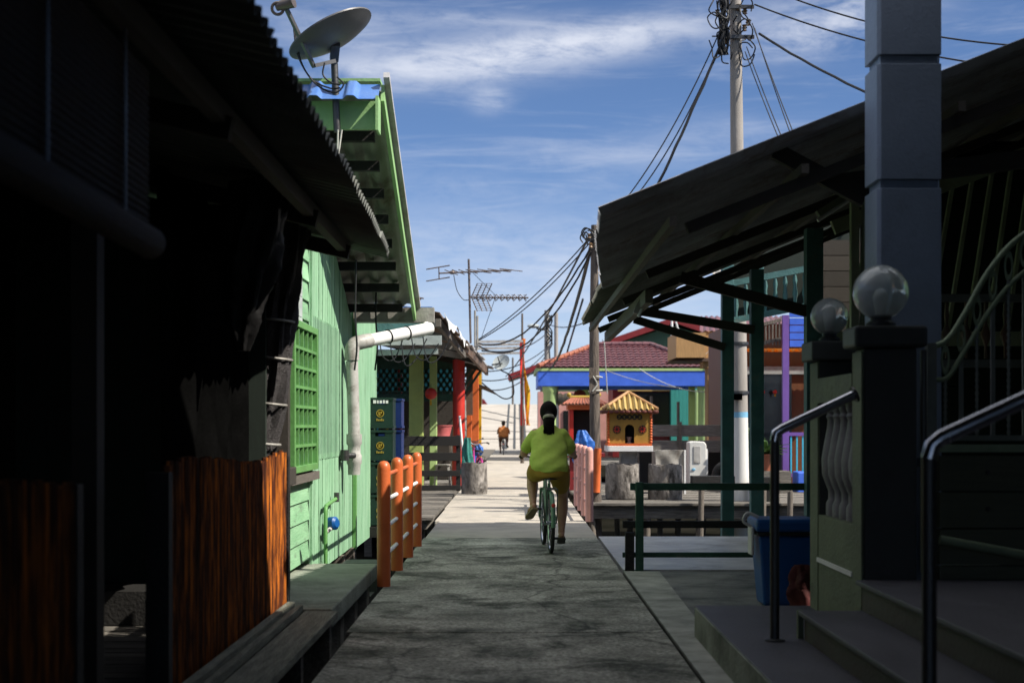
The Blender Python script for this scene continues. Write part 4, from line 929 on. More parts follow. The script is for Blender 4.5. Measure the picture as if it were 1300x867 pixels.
wl = B().box(3.87, 6.5, 18.36, 18.39, 1.9, 3.7); z = 1.9
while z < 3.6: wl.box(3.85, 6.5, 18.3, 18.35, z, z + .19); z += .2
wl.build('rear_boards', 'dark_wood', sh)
# green lattice partitions inside the shelter
pt = thing('lattice_partition', 'green slatted truss partition inside the dark shelter', 'partition', (4, 12, 2))
y = 12.2
B().beam((2.72, y, 2.05), (6.5, y, 2.05), .06, .12).build('bottom_rail', 'lattice_green', pt); B().beam((2.72, y, 3.0), (6.5, y, 4.45), .06, .12).build('top_rail', 'lattice_green', pt)
b = B(); x = 2.85
while x < 6.4: b.beam((x, y, 2.1), (x + .22, y, 3.0 + (x + .22 - 2.72) * .383), .03, .05); x += .17
b.build('slats', 'lattice_green', pt)
for x in (3.0, 4.4, 5.6): B().box(x, x + .1, y - .06, y - .035, 2.0, 3.05 + (x - 2.72) * .383).build('upright', 'lattice_green', pt)
lp = thing('louvre_panel', 'olive louvre panel beside the tall blue grey column', 'louvre', (2.6, 10.6, 2))
B().box(2.50, 2.56, 10.6, 10.66, 1.95, 2.99).box(2.90, 2.96, 10.6, 10.66, 1.95, 2.99).box(2.561, 2.899, 10.6, 10.66, 1.95, 2.0).box(2.561, 2.899, 10.6, 10.66, 2.94, 2.99).build('frame', 'lattice_green', lp)
b = B()
for i in range(6): b.beam((2.585 + i * .055, 10.63, 2.0), (2.6 + i * .055, 10.63, 2.94), .03, .012)
b.build('slats', 'lattice_green', lp)
t = thing('tube_lamp', 'unlit fluorescent tube lamp under the shelter roof', 'lamp', (2.4, 11.4, 2.9))
a, c = P(1038, 280, 11.2), P(1082, 252, 11.2)
B().beam(a + Vector((0, 0, .05)), c + Vector((0, 0, .05)), .07, .05).build('housing', 'pillar', t); B().tube([a, c], .016, 10).build('tube', 'white', t, smooth=True)
t = thing('tube_lamp', 'small unlit tube lamp on the shelter eave beam', 'lamp', (1.2, 14, 2.5))
a, c = P(806, 402, 13.2), P(815, 382, 13.2)
B().beam(a + Vector((0, 0, .03)), c + Vector((0, 0, .03)), .05, .04).build('housing', 'tin_grey', t); B().tube([a + Vector((.03, -.01, 0)), c + Vector((.03, -.01, 0))], .014, 8).build('tube', 'pvc', t, smooth=True)
# green balcony railing behind
t = thing('balcony_railing', 'green carved balcony railing seen under the shelter roof', 'railing', (3.5, 21, 2.5))
for z0, z1 in ((2.85, 3.25), (3.4, 3.8)): B().beam((3.15, 21, z0), (5.2, 21, z1), .05, .09).build('rail', 'teal_post', t)
B().hexa([(3.15, 21.2, 2.9), (5.2, 21.2, 3.2), (5.2, 21.25, 3.2), (3.15, 21.25, 2.9), (3.15, 21.2, 4.6), (5.2, 21.2, 5.0), (5.2, 21.25, 5.0), (3.15, 21.25, 4.6)]).build('back_boards', 'inner_wall', t)
b = B()
for i in range(13):
    x = 3.25 + i * .145; zb = 2.86 + (x - 3.15) * .195
    b.lathe((x, 21, zb), [(.02, 0), (.022, .1), (.04, .2), (.022, .33), (.035, .40), (.02, .50), (.02, .56)], 8)
b.build('balusters', 'teal_post', t, smooth=True)
for x, y in ((3.06, 20.6), (3.52, 20.75), (4.35, 20.8)):
    o = B().box(x - .085, x + .085, y - .08, y + .08, -1.5, 3.7).build('timber_post', 'teal_post', loc=(x, y, -1.5), bevel=.006)
    tag(o, {3.06: 'tall teal post left of the whitewashed pole', 3.52: 'tall dark teal post right of the whitewashed pole', 4.35: 'tall teal post behind the handrail and second globe lamp'}[x], 'post', 'tall posts at the water gap')
# green metal railing
t = thing('pipe_railing', 'dark green metal railing across the front of the landing slab', 'railing', (1.13, 13, 0))
for x in (1.13, 2.85): B().box(x - .035, x + .035, 12.97, 13.035, -.02, .79).build('post', 'dark_green', t, bevel=.004)
for z, m in ((.745, 'dark_green'), (.40, 'black_wood'), (.12, 'dark_green')): B().beam((1.05 if z > .5 else .98, 13.07, z), (2.95, 13.07, z), .05, .065 if z > .2 else .045).build('rail', m, t)
B().box(1.0, 1.08, 12.98, 13.05, -.02, .33).build('stub', 'black_wood', t)

# ------------------------------------------------------------------ right: steps, pillars, column
st = thing('entrance_steps', 'dark tiled entrance steps beside the walkway', 'steps', (1.6, 6, 0))
b = B().box(1.16, 3.6, -2, 8.95, -.25, .14); b.build('landing', 'riser', st)
B().box(1.13, 3.6, -2, 8.98, .141, .17).build('tread', 'tread', st, bevel=.006)
B().box(1.118, 1.128, -2, 8.9, -.10, .165).build('side_face', 'ledge', st)
B().box(1.53, 3.6, -2, 7.54, .171, .295).build('riser', 'riser', st); B().box(1.50, 3.6, -2, 7.56, .296, .322).build('tread', 'tread', st, bevel=.006)
B().box(1.84, 3.6, -2, 7.56, .323, .455).build('riser', 'riser', st); B().box(1.81, 3.6, -2, 7.58, .456, .482).build('tread', 'tread', st, bevel=.006)
B().box(1.50, 1.53, 7.562, 7.60, .171, .32).build('end_trim', 'pillar', st)
bw = thing('baluster_wall', 'grey green baluster wall between two globe topped pillars', 'wall', (2, 8.5, 0))
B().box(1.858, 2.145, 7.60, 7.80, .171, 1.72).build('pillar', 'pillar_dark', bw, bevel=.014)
B().box(1.845, 1.857, 7.60, 7.80, .171, 1.70).build('lit_pillar_face', 'pillar', bw)  # lighter left side: light falling there is put into the colour
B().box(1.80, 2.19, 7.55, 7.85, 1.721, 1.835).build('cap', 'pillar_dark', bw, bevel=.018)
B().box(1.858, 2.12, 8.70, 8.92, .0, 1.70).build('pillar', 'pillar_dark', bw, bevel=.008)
B().box(1.845, 1.857, 8.70, 8.92, .0, 1.69).build('lit_pillar_face', 'pillar', bw)
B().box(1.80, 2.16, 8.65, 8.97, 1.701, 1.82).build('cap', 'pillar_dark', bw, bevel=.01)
def wallseg(z0, z1, nm, m, x0, x1):
    return B().box(x0, x1, 7.801, 8.699, z0, z1).build(nm, m, bw)
wallseg(.0, .76, 'low_wall', 'pillar', 1.850, 2.0); wallseg(1.44, 1.59, 'handrail', 'pillar', 1.84, 2.01); wallseg(.475, .50, 'white_line', 'white', 1.838, 1.849)
for k in range(5):
    y = 7.90 + k * .175; q = 1.255
    B().lathe((1.925, y, .761), [(r_, h_ * q) for r_, h_ in [(.05, 0), (.05, .06), (.036, .08), (.036, .12), (.052, .15), (.074, .20), (.078, .27), (.064, .34), (.044, .42), (.04, .46), (.05, .475), (.04, .49), (.05, .505), (.05, .54)]], 16).build('baluster', 'baluster', bw, smooth=True)
def globe(c, r, label):
    t = thing('globe_lamp', label, 'lamp', c, 'glass globe pillar lamps')
    B().lathe(c, [(r * .55, 0), (r * .55, .02), (r * .38, .035), (r * .38, .07)], 24).build('base', 'globe_metal', t, smooth=True)
    g = B(); cc = Vector(c) + Vector((0, 0, .05 + r * .93)); g.ball(cc, r, 40, 24); g.ball(cc, r * .975, 40, 24)
    g.build('globe', M['glass'], t, smooth=True)
    B().lathe(Vector(c) + Vector((0, 0, .071)), [(.022, 0), (.024, .05), (.03, .08), (.032, .10), (.022, .125), (.002, .135)], 16).build('bulb', 'dirty_white', t, smooth=True)
globe((1.975, 7.70, 1.836), .148, 'large clear globe lamp on the nearer dark pillar')
globe((1.94, 8.8, 1.821), .115, 'smaller smoky globe lamp on the pillar behind')
# tall column
tc = thing('house_column', 'tall blue grey grooved column rising past the globe lamp', 'column', (2.2, 8.2, 0))
x0, x1, y0, y1 = 2.06, 2.425, 8.1, 8.40; ch = .02
def oct_(i): return [(x0 + i, y0 + ch), (x0 + ch, y0 + i), (x1 - ch * .3, y0 + i), (x1 - i, y0 + ch * .3), (x1 - i, y1 - i), (x0 + i, y1 - i)]
zs = [.1, 1.09, 2.68, 3.39, 4.7]
for a, c in zip(zs, zs[1:]): B().prism(oct_(0), a + .025, c - .025, 'z').build('shaft', 'column', tc, bevel=.008)
for z in zs[1:-1]: B().prism(oct_(.022), z - .024, z + .024, 'z').build('groove', 'column', tc)
B().box(2.10, 2.40, 8.14, 8.36, -1.5, .124).build('footing', 'concrete', tc)
# house the column carries, out of view; roof slabs shaped to shade walkway, fence
rh = thing('porch_house', 'big house at the right whose porch shades the walkway', 'house', (4, 2, 0))
B().box(1.45, 9, -9, 7.28, 4.36, 4.55).build('porch_roof', 'column', rh)
B().box(3.0, 9, 6.5, 8.48, 4.75, 4.9).build('shade_eave', 'column', rh)
B().box(3.6, 9, -9, 7.6, -.2, 4.35).build('wall', 'cladding', rh)
cw = thing('added_shade_canopy', 'unseen boarded canopy added across the walkway to darken the foreground', 'canopy', (0, -2, 4.4))  # unseen roof, added to cut sky light on the foreground
B().box(-4.4, 1.44, -9, 7.1, 4.40, 4.46).build('roof', 'dark_wood', cw)
for yy in (-6, -3, 0, 3, 6.2): B().beam((-4.3, yy, 4.33), (1.44, yy, 4.33), .08, .13).build('beam', 'dark_wood', cw)
for x in (-4.3, 1.3): B().box(x, x + .12, -9, -8.88, -.2, 4.39).build('post', 'dark_wood', cw)
ck = B(); z = -.05
while z < 1.08: ck.box(2.30, 3.59, 7.72, 7.78, z, z + .19); z += .20
dk = thing('boarded_screen', 'olive plank porch panel under the iron gate', 'screen', (2.6, 7.7, 0))
ck.build('planks', 'cladding', dk); B().box(2.28, 3.59, 7.70, 7.80, 1.16, 1.20).build('top_rail', 'iron_pale', dk)
B().tube([(2.25, 7.55, .70), (3.4, 7.55, .49)], .025, 12).build('foot_pipe', 'iron_pale', dk, smooth=True)
b = B()
for z in (.25, .45, .65, .85, 1.05): b.ball((2.56, 7.715, z), .014, 10, 6)
b.build('studs', 'dark_steel', dk, smooth=True)
# wrought gate
g = thing('iron_gate', 'black wrought iron gate with sweeping curved top rails', 'gate', (2.6, 7.9, 1.2))
Y = 7.9
top = smooth_path([P(1186, 440, Y), P(1204, 430, Y), P(1225, 398, Y), P(1255, 345, Y), P(1290, 305, Y), P(1335, 280, Y), P(1400, 268, Y)], 8)
low = smooth_path([P(1186, 482, Y), P(1204, 478, Y), P(1228, 440, Y), P(1258, 392, Y), P(1290, 354, Y), P(1335, 325, Y), P(1400, 310, Y)], 8)
B().tube(top, .017, 10).build('top_rail', 'iron_pale', g, smooth=True); B().tube(low, .014, 10).build('lower_curve', 'iron_pale', g, smooth=True)
B().beam((2.30, Y, 1.235), (3.55, Y, 1.235), .03, .03).build('bottom_rail', 'iron', g)
B().box(2.28, 2.33, Y - .025, Y + .025, .48, 1.76).build('hinge_post', 'iron', g); B().tube([(2.25, Y - .05, .5), (2.25, Y - .05, 1.72)], .018, 10).build('hinge_rod', 'dark_steel', g, smooth=True)
def zat(pl, x):
    for a, c in zip(pl, pl[1:]):
        if a.x <= x <= c.x: return a.z + (c.z - a.z) * (x - a.x) / max(1e-6, c.x - a.x)
    return pl[-1].z
for k in range(13):
    x = 2.385 + k * .088
    if x > 3.45: break
    zb, zt = 1.25, zat(low, x)
    if k % 2 == 0:
        b = B(); z = zb; pr = []
        while z < zt: pr += [(.007, z - zb), (.013, z - zb + .017), (.007, z - zb + .034)]; z += .036
        b.lathe((x, Y, zb), pr[:], 8); b.build('twisted_bar', 'iron', g, smooth=True)
    else: B().box(x - .012, x + .012, Y - .006, Y + .006, zb, zt).build('flat_bar', 'iron', g)
    zc = (zat(low, x) + zat(top, x)) / 2; hh = max(.02, (zat(top, x) - zat(low, x)) / 2 - .02)
    b = B(); b.torus((0, 0, 0), .02, .006, (0, 1, 0), 20, 6)
    for v in b.bm.verts: v.co = Vector((x + v.co.x, Y + v.co.y, zc + v.co.z / .026 * hh))
    b.build('ring', 'iron_pale', g, smooth=True)
# ornate balcony balustrade behind the gate
t = thing('ornate_balustrade', 'dark ornate balustrade behind the iron gate', 'balustrade', (3, 11, 1.8))
for z in (1.78, 2.28): B().beam((2.9, 10.9, z), (5.5, 10.9, z), .05, .06).build('rail', 'iron', t)
b = B()
for i in range(16):
    x = 3.0 + i * .15; b.lathe((x, 10.9, 1.82), [(.012, 0), (.012, .1), (.045, .18), (.012, .26), (.02, .33), (.012, .43)], 8)
b.build('spindles', 'tin_brown', t, smooth=True)
# stainless handrails
def handrail(pts, r, label):
    t = thing('handrail', label, 'handrail', pts[0], 'stainless step handrails')
    B().tube(smooth_path(pts[1:], 6) if 0 else pts[1:], r, 16).build('top_pipe', 'steel', t, smooth=True)
    B().tube([pts[0], pts[1]], r * .92, 16).build('post', 'dark_steel', t, smooth=True)
    B().lathe(pts[0], [(r * 2, 0), (r * 2, .006), (r * 1.2, .012)], 20).build('foot_plate', 'dark_steel', t, smooth=True)
    if len(pts) > 3:
        d = (Vector(pts[-1]) - Vector(pts[-2])).normalized(); B().lathe(Vector(pts[-1]) - d * .01, [(r * 1.6, 0), (r * 1.6, .012)], 20, d).build('end_flange', 'dark_steel', t, smooth=True)
handrail([(1.365, 7.5, .171), (1.365, 7.5, 1.22), (1.372, 7.5, 1.265), (1.40, 7.5, 1.285), (1.80, 7.545, 1.47)], .027, 'thin steel handrail fixed to the globe lamp pillar')
handrail([(1.395, 4.8, .171), (1.395, 4.8, 1.19), (1.405, 4.8, 1.235), (1.435, 4.8, 1.26), (2.3, 4.8, 1.66)], .027, 'nearer steel handrail at the right edge of the steps')
# blue bin
t = thing('wheelie_bin', 'blue plastic rubbish bin with a wire handle beside the baluster wall', 'bin', (1.85, 10.6, 0))
cx, cy = 1.99, 10.6
b = B(); b.hexa([(cx - .17, cy - .16, -.02), (cx + .17, cy - .16, -.02), (cx + .17, cy + .16, -.02), (cx - .17, cy + .16, -.02), (cx - .21, cy - .2, .50), (cx + .21, cy - .2, .50), (cx + .21, cy + .2, .50), (cx - .21, cy + .2, .50)]).build('body', 'bin_blue', t, bevel=.02)
B().box(cx - .235, cx + .235, cy - .22, cy + .22, .525, .62).build('lid', 'bin_blue', t, bevel=.025); B().box(cx - .222, cx + .222, cy - .21, cy + .21, .501, .524).build('rim', 'black', t)
B().box(cx - .26, cx - .236, cy - .14, cy + .02, .35, .56).build('clip', 'dirty_white', t, bevel=.01)
B().tube(smooth_path([(cx - .25, cy - .1, .56), (cx - .31, cy - .1, .60), (cx - .28, cy - .1, .66), (cx - .2, cy - .1, .63)], 5), .012, 8).build('handle', 'dirty_white', t, smooth=True)
o = drape([(2.07, 10.28, -.02), (2.07, 10.28, .1), (2.07, 10.28, .2), (2.07, 10.28, .30)], [.08, .10, .09, .05], 2, 5, .2).build('red_sack', 'dull_red', loc=(2.07, 10.28, 0), smooth=True); tag(o, 'dark red sack leaning against the blue bin', 'sack')

# ------------------------------------------------------------------ timber deck with shrine, drums and cabinet
wd = thing('timber_deck', 'grey timber deck on stilts carrying the drums and yellow shrine', 'deck', (4, 28, 0))
b = B(); y = 24.1
while y < 33: b.box(1.12 + R.uniform(-.03, .03), 9, y, y + .16, -.045, -.004 - R.uniform(0, .01)); y += .172
b.build('planks', 'old_wood_x', wd)
for yy in (24.25, 27.4, 30.5): B().beam((1.15, yy, -.17), (9, yy, -.17), .1, .2).build('beam', 'old_wood_x', wd)
for yy in (24.27, 27.4, 30.5):
    for x in (1.35, 2.2, 3.1, 4.0, 5.0, 6.2): B().tube([(x, yy, -1.5), (x + R.uniform(-.06, .06), yy, -.275)], .06, 10).build('stilt', 'old_wood_z', wd, smooth=True)
B().beam((1.15, 24.2, -.72), (9, 24.2, -.62), .07, .12).build('brace', 'old_wood_x', wd)
for i in range(7):
    x, yy = 1.3 + i * .42, 21.5 + (i * 37 % 5) * .35
    o = B().box(x, x + .3, yy, yy + .3, -1.5, -.55 - (i % 3) * .15).build('concrete_stump', 'mudstone', loc=(x, yy, -1.5), bevel=.02); tag(o, 'dark concrete stump standing in the mud below the timber deck', 'stump', 'stumps in the mud gap')
for i, (x, y, z0, z1) in enumerate(((3.1, 24.0, -1.5, .30), (4.15, 24.0, -1.5, .25), (4.6, 24.0, -1.5, .2))):
    o = B().tube([(x, y, z0), (x + .03, y, z1)], .05, 10).build('mooring_stake', 'old_wood_z', loc=(x, y, z0), smooth=True); tag(o, 'thin weathered stake standing at the deck front edge', 'stake', 'stakes at the deck edge')
# yellow shrine
ys = thing('yellow_shrine', 'small yellow shrine house with corrugated roof on a pedestal', 'shrine', (2.14, 26, 0))
def Q(px, py): return P(px, py, 26)
cx = Q(799.5, 0).x; zb = Q(0, 566).z; zt = Q(0, 522).z; hw = .385
B().box(cx - .42, cx + .42, 25.95, 26.75, Q(0, 573).z, zb).build('base_slab', 'white', ys, bevel=.006)
B().box(cx - .405, cx + .405, 25.965, 26.735, zb + .001, zb + .045).build('base_trim', 'vermilion', ys)
B().box(cx - .15, cx + .15, 26.15, 26.6, .0, Q(0, 573).z - .001).build('pedestal', 'concrete', ys)
hd = .62
# body with an arched doorway
dz0 = zb + .046; arch = [(cx + .085 * math.cos(a), dz0 + .26 + .085 * math.sin(a)) for a in [PI * i / 12 for i in range(13)]]
poly = [(cx - hw, dz0), (cx - .085, dz0)] + arch[::-1] + [(cx + .085, dz0), (cx + hw, dz0), (cx + hw, zt), (cx - hw, zt)]
B().prism(poly, 26.02, 26.06, 'y').build('front_wall', 'yellow', ys)
B().box(cx - hw, cx + hw, 26.061, 26.66, dz0, zt).build('body', 'dark_green', ys) if 0 else None
B().box(cx - hw, cx - hw + .04, 26.061, 26.66, dz0, zt).box(cx + hw - .04, cx + hw, 26.061, 26.66, dz0, zt).box(cx - hw + .041, cx + hw - .041, 26.62, 26.66, dz0, zt).build('side_walls', 'yellow', ys)
B().box(cx - .34, cx + .34, 26.35, 26.37, dz0, zt).build('inner_niche', 'black', ys)
B().lathe((cx, 26.15, dz0), [(.05, 0), (.03, .03), (.055, .10), (.055, .12)], 14).build('incense_bowl', 'concrete', ys, smooth=True)
for s in (-1, 1):
    e = B(); xx = cx + s * .235; e.lathe((xx, 26.019, dz0 + .255), [(.075, 0), (.075, .012)], 24, (0, -1, 0)); e = e.build('coin_emblem', 'black', ys)
    f = B(); zc = dz0 + .255
    for q0, q1, r0, r1 in ((-.036, .036, .024, .036), (-.036, .036, -.036, -.024), (-.036, -.024, -.023, .023), (.024, .036, -.023, .023)): f.box(xx + q0, xx + q1, 25.998, 26.006, zc + r0, zc + r1)
    f.build('red_square', 'red', e)
    f = B()
    for k in range(8):
        a = PI / 8 + k * PI / 4; f.box(xx + .055 * math.cos(a) - .008, xx + .055 * math.cos(a) + .008, 26.0, 26.006, zc + .055 * math.sin(a) - .008, zc + .055 * math.sin(a) + .008)
    f.build('coin_marks', 'vermilion', e)
for k in range(5):
    xx = cx - .19 + k * .093; zc = dz0 + .482
    e = B().lathe((xx, 26.019, zc), [(.05, 0), (.05, .010)], 20, (0, -1, 0)).build('character_disc', 'black', ys)
    f = B(); rr = random.Random(k + 3)
    f.box(xx - .022, xx + .022, 26.003, 26.008, zc + .016, zc + .022); f.box(xx - .022, xx + .022, 26.003, 26.008, zc - .022, zc - .016); f.box(xx - .003, xx + .003, 26.003, 26.008, zc - .0155, zc + .0155)
    if k % 2: f.box(xx - .022, xx - .004, 26.003, 26.008, zc - .003, zc + .003)
    else: f.box(xx + .004, xx + .02, 26.003, 26.008, zc - .002, zc + .005)
    f.build('character', 'emblem', e)
for s in (-1, 1):
    b = B(); z = dz0
    while z < zt - .02: b.ball((cx + s * (hw + .005), 26.03, z + .025), (.03, .03, .026), 10, 6); z += .05
    b.build('carved_corner_post', 'vermilion', ys, smooth=True)
pk = Vector((cx, 26.34, Q(0, 499).z)); ez = zt + .02; ew = .50
cs = [Vector((cx - ew, 25.86, ez)), Vector((cx + ew, 25.86, ez)), Vector((cx + ew, 26.82, ez)), Vector((cx - ew, 26.82, ez))]
def hip_side(a, c, top, nm, m, par, pitch, amp):
    nn = max(6, int((c - a).length / pitch)) * 6; nrm = (c - a).cross(top - a).normalized(); nrm = nrm if nrm.z > 0 else -nrm
    b = B()
    up = (top - (a + c) / 2); L = (c - a).length
    def fn(u, v):
        # columns stay perpendicular to the eave and are cut by the hips
        x = u; lim = 1 - abs(2 * x - 1); vv = v * lim
        return a.lerp(c, x) + up * vv + nrm * (amp * math.cos(u * L / pitch * 2 * PI))
    b.grid(fn, nn, 6, .008); return b.build(nm, m, par, smooth=True)
rf = B()
for i in range(4): hip_side(cs[i], cs[(i + 1) % 4], pk, 'roof_side', 'cream', ys, .1, .03)
for i in range(4): B().tube([cs[i] + Vector((0, 0, .02)), pk + Vector((0, 0, .03))], .028, 8).build('hip_ridge', 'ridge_tan', ys, smooth=True)
b = B()
for i in range(4):
    a, c = cs[i], cs[(i + 1) % 4]
    for k in range(10): p = a.lerp(c, (k + .5) / 10); b.ball(p + Vector((0, 0, -.03)), (.05 if i % 2 == 0 else .02, .02 if i % 2 == 0 else .05, .035), 10, 6)
b.build('eave_trim', 'eave_red', ys, smooth=True)
# red shrine
rs = thing('red_shrine', 'red shrine with tiled red roof left of the timber pole', 'shrine', (1.3, 29, 0))
def Q2(px, py): return P(px, py, 29)
xa, xb = Q2(723, 0).x, Q2(752, 0).x + .15
b = B().box(xa, xa + .08, 28.95, 29.7, .75, Q2(0, 520).z).box(xb - .08, xb, 28.95, 29.7, .75, Q2(0, 520).z).box(xa + .081, xb - .081, 29.6, 29.7, .75, Q2(0, 520).z); b.build('walls', 'red', rs)
B().box(xa - .1, xb + .1, 28.85, 29.8, .68, .749).build('base', 'deep_red', rs)
for x in (xa, xb - .1): B().box(x, x + .1, 28.95, 29.05, 0, .679).build('leg', 'deep_red', rs)
B().box(xa + .1, xb - .1, 29.45, 29.5, .76, Q2(0, 522).z).build('altar_back', 'black', rs)
B().box(xa - .04, xb + .04, 28.88, 29.75, Q2(0, 520).z + .001, Q2(0, 514).z).build('lintel', 'vermilion', rs)
z0 = Q2(0, 513).z; z1 = Q2(0, 505).z
B().corr([(xa - .15, 28.78, z0), (xb + .15, 28.78, z0)], [(xa + .05, 29.3, z1), (xb - .05, 29.3, z1)], .07, .012, .01).build('roof', 'tile_orange', rs, smooth=True)
B().corr([(xa - .15, 29.85, z0), (xb + .15, 29.85, z0)], [(xa + .05, 29.32, z1), (xb - .05, 29.32, z1)], .07, .012, .01).build('roof', 'tile_orange', rs, smooth=True)
B().tube([(xa, 29.31, z1 + .02), (xb, 29.31, z1 + .02)], .035, 8).ball((xa, 29.31, z1 + .07), .05, 10, 8).ball((xb, 29.31, z1 + .07), .05, 10, 8).build('ridge', 'emblem', rs, smooth=True)
B().tube([(xa + .4, 29.2, .76), (xa + .4, 29.2, .92)], [.05, .035], 10).build('incense_pot', 'emblem', rs, smooth=True)
o = drape([P(739, 590, 24.2), P(738, 575, 24.2), P(741, 560, 24.2), P(739, 546, 24.2)], [.10, .15, .14, .05], 6, 5, .3).build('blue_raincoat', 'blue_cloth', loc=P(739, 590, 24.2), smooth=True); tag(o, 'crumpled blue plastic raincoat hung behind the pink railing', 'raincoat')
o = B().tube([P(757, 625, 24.5), P(759, 569, 24.5)], .065, 12).build('orange_marker_post', 'vermilion', loc=P(757, 625, 24.5), smooth=True); tag(o, 'short orange post at the foot of the timber pole', 'post')
# white cabinet, metal sheet, beam, tyre
t = thing('plastic_cabinet', 'white plastic appliance case standing on the timber deck', 'cabinet', (3.85, 30, 0))
a, c = P(875, 604, 29), P(897, 560, 29)
B().prism([(a.x, -.02), (c.x, -.02), (c.x, c.z - .07), (c.x - .05, c.z - .01), (a.x + .1, c.z), (a.x, c.z - .02)], 29, 29.5, 'y').build('case', 'dirty_white', t, bevel=.02)
B().box(a.x + .09, a.x + .23, 28.985, 28.999, .55, c.z - .10).build('recess', 'pvc_grey', t, bevel=.006)
B().box(c.x + .001, c.x + .03, 29.03, 29.47, .3, c.z - .16).build('side_panel', 'pvc', t)
B().ball((a.x + .09, 28.99, .42), (.04, .01, .03), 12, 6).build('badge', 'pale_blue', t)
t = thing('metal_tank', 'dented grey metal tank behind the concrete drums', 'tank', (3, 27.5, 0))
a, c = P(832, 605, 27.5), P(868, 571, 27.5)
b = B().grid(lambda u, v: Vector((a.x + (c.x - a.x) * u, 27.5 + .03 * math.sin(9 * u + 4 * v) * math.sin(7 * v), -.02 + (c.z + .02) * v)), 14, 14, .02); b.build('front_sheet', 'tin_grey', t, smooth=True)
B().box(a.x, c.x, 27.56, 28.2, -.02, c.z - .03).build('tank_body', 'tin_dark', t); B().box(c.x + .005, c.x + .04, 27.46, 27.53, -.02, c.z).build('edge_strip', 'white', t)
o = B().box(P(878, 0, 25).x, P(936, 0, 25).x, 24.9, 25.2, P(0, 616, 25).z, P(0, 604, 25).z).box(4.15, 4.45, 24.6, 24.88, -.02, .42).build('timber_trough', 'black_wood', loc=(3.5, 25, .3), bevel=.006); tag(o, 'low black timber trough beside the whitewashed pole', 'trough')
for i, x in enumerate((4.25, 4.55, 6.4)):
    o = B().torus((x, 28.6, .30 + .02 * i), .24, .075, (.25, 1, .15), 32, 10).build('old_tyre', 'rubber', loc=(x, 28.6, .3), smooth=True); tag(o, ('old bicycle tyre lying behind the appliance case', 'old tyre standing behind the whitewashed pole', 'old tyre beside the blue crate')[i], 'tyre')
fn = thing('plank_fence', 'grey weathered plank fence behind the yellow shrine', 'fence', (4, 32, 0))
for z in (.95, .60): B().box(2.6, 6.0, 32, 32.04, z + .12, z + .38).build('board', 'old_wood_x', fn, bevel=.01)
for x in (2.7, 3.66, 4.6, 5.6): B().box(x, x + .07, 31.93, 31.995, -.02, 1.40).build('post', 'old_wood_z', fn)
fd = B().box(2.6, 6.5, 32.8, 32.9, -.2, .70).build('dark_hoarding', 'black_wood', loc=(4, 32.8, 0)); tag(fd, 'low dark hoarding under the grey plank fence', 'hoarding')
for i, (px, py) in enumerate(((827, 503), (861, 510))):
    o = B().tube([P(px, 600, 33.3), P(px, py, 33.3)], .035, 8).build('flag_stake', 'old_wood_z', loc=P(px, 600, 33.3), smooth=True); tag(o, ('thin pale stake rising behind the plank fence', 'short thin stake right of the pale one behind the fence')[i], 'stake')
# ------------------------------------------------------------------ temple pavilion with the blue beam
pv = thing('temple_pavilion', 'pavilion with maroon tiled roof and bright blue beam', 'pavilion', (4, 53, 0))
D = 53.0
def Q(px, py): return P(px, py, D)
xl, xr = Q(683, 0).x, Q(899, 0).x; zb, zt_ = Q(0, 490).z, Q(0, 471).z
B().box(xl, xr, D, D + .25, zb, zt_).build('front_beam', 'blue', pv, bevel=.01)
B().box(xl, xl + .25, D + .251, D + 5.6, zb, zt_).box(xr - .25, xr, D + .251, D + 5.6, zb, zt_).box(xl + .251, xr - .251, D + 5.35, D + 5.6, zb, zt_).build('side_beams', 'blue', pv)
B().box(xl - .1, xr + .05, D - .025, D + 5.7, zt_ + .001, Q(0, 467.5).z).build('green_cornice', 'lime', pv, bevel=.01)
for px, w in ((698, .25), (894, .2)):
    c = Q(px, 0); B().lathe((c.x, D + .3, 0), [(w * 1.2, 0), (w * 1.2, .2), (w, .22), (w * .94, zb - .25), (w * 1.1, zb - .2), (w * 1.1, zb - .01)], 24).build('column', 'lime', pv, smooth=True)
B().box(Q(877, 0).x, Q(884, 0).x, D + .4, D + .75, 0, zb - .01).build('column', 'olive_post', pv)
for px in (745, 884): c = P(px, 0, D + 5.3); B().lathe((c.x, D + 5.2, 0), [(.2, 0), (.2, zb - .01)], 18).build('column', 'lime', pv, smooth=True)
B().box(xl, xr, D, D + 5.6, -.15, -.005).build('floor', 'concrete', pv)
ze = Q(0, 467.5).z + .01; zr = Q(0, 434).z; yr = D + 2.8
E = [Vector((xl - .0, D - .03, ze)), Vector((xr + .05, D - .03, ze)), Vector((xr + .05, D + 5.85, ze)), Vector((xl, D + 5.85, ze))]
r0, r1 = Vector((P(757, 0, yr).x, yr, zr)), Vector((P(826, 0, yr).x, yr, zr))
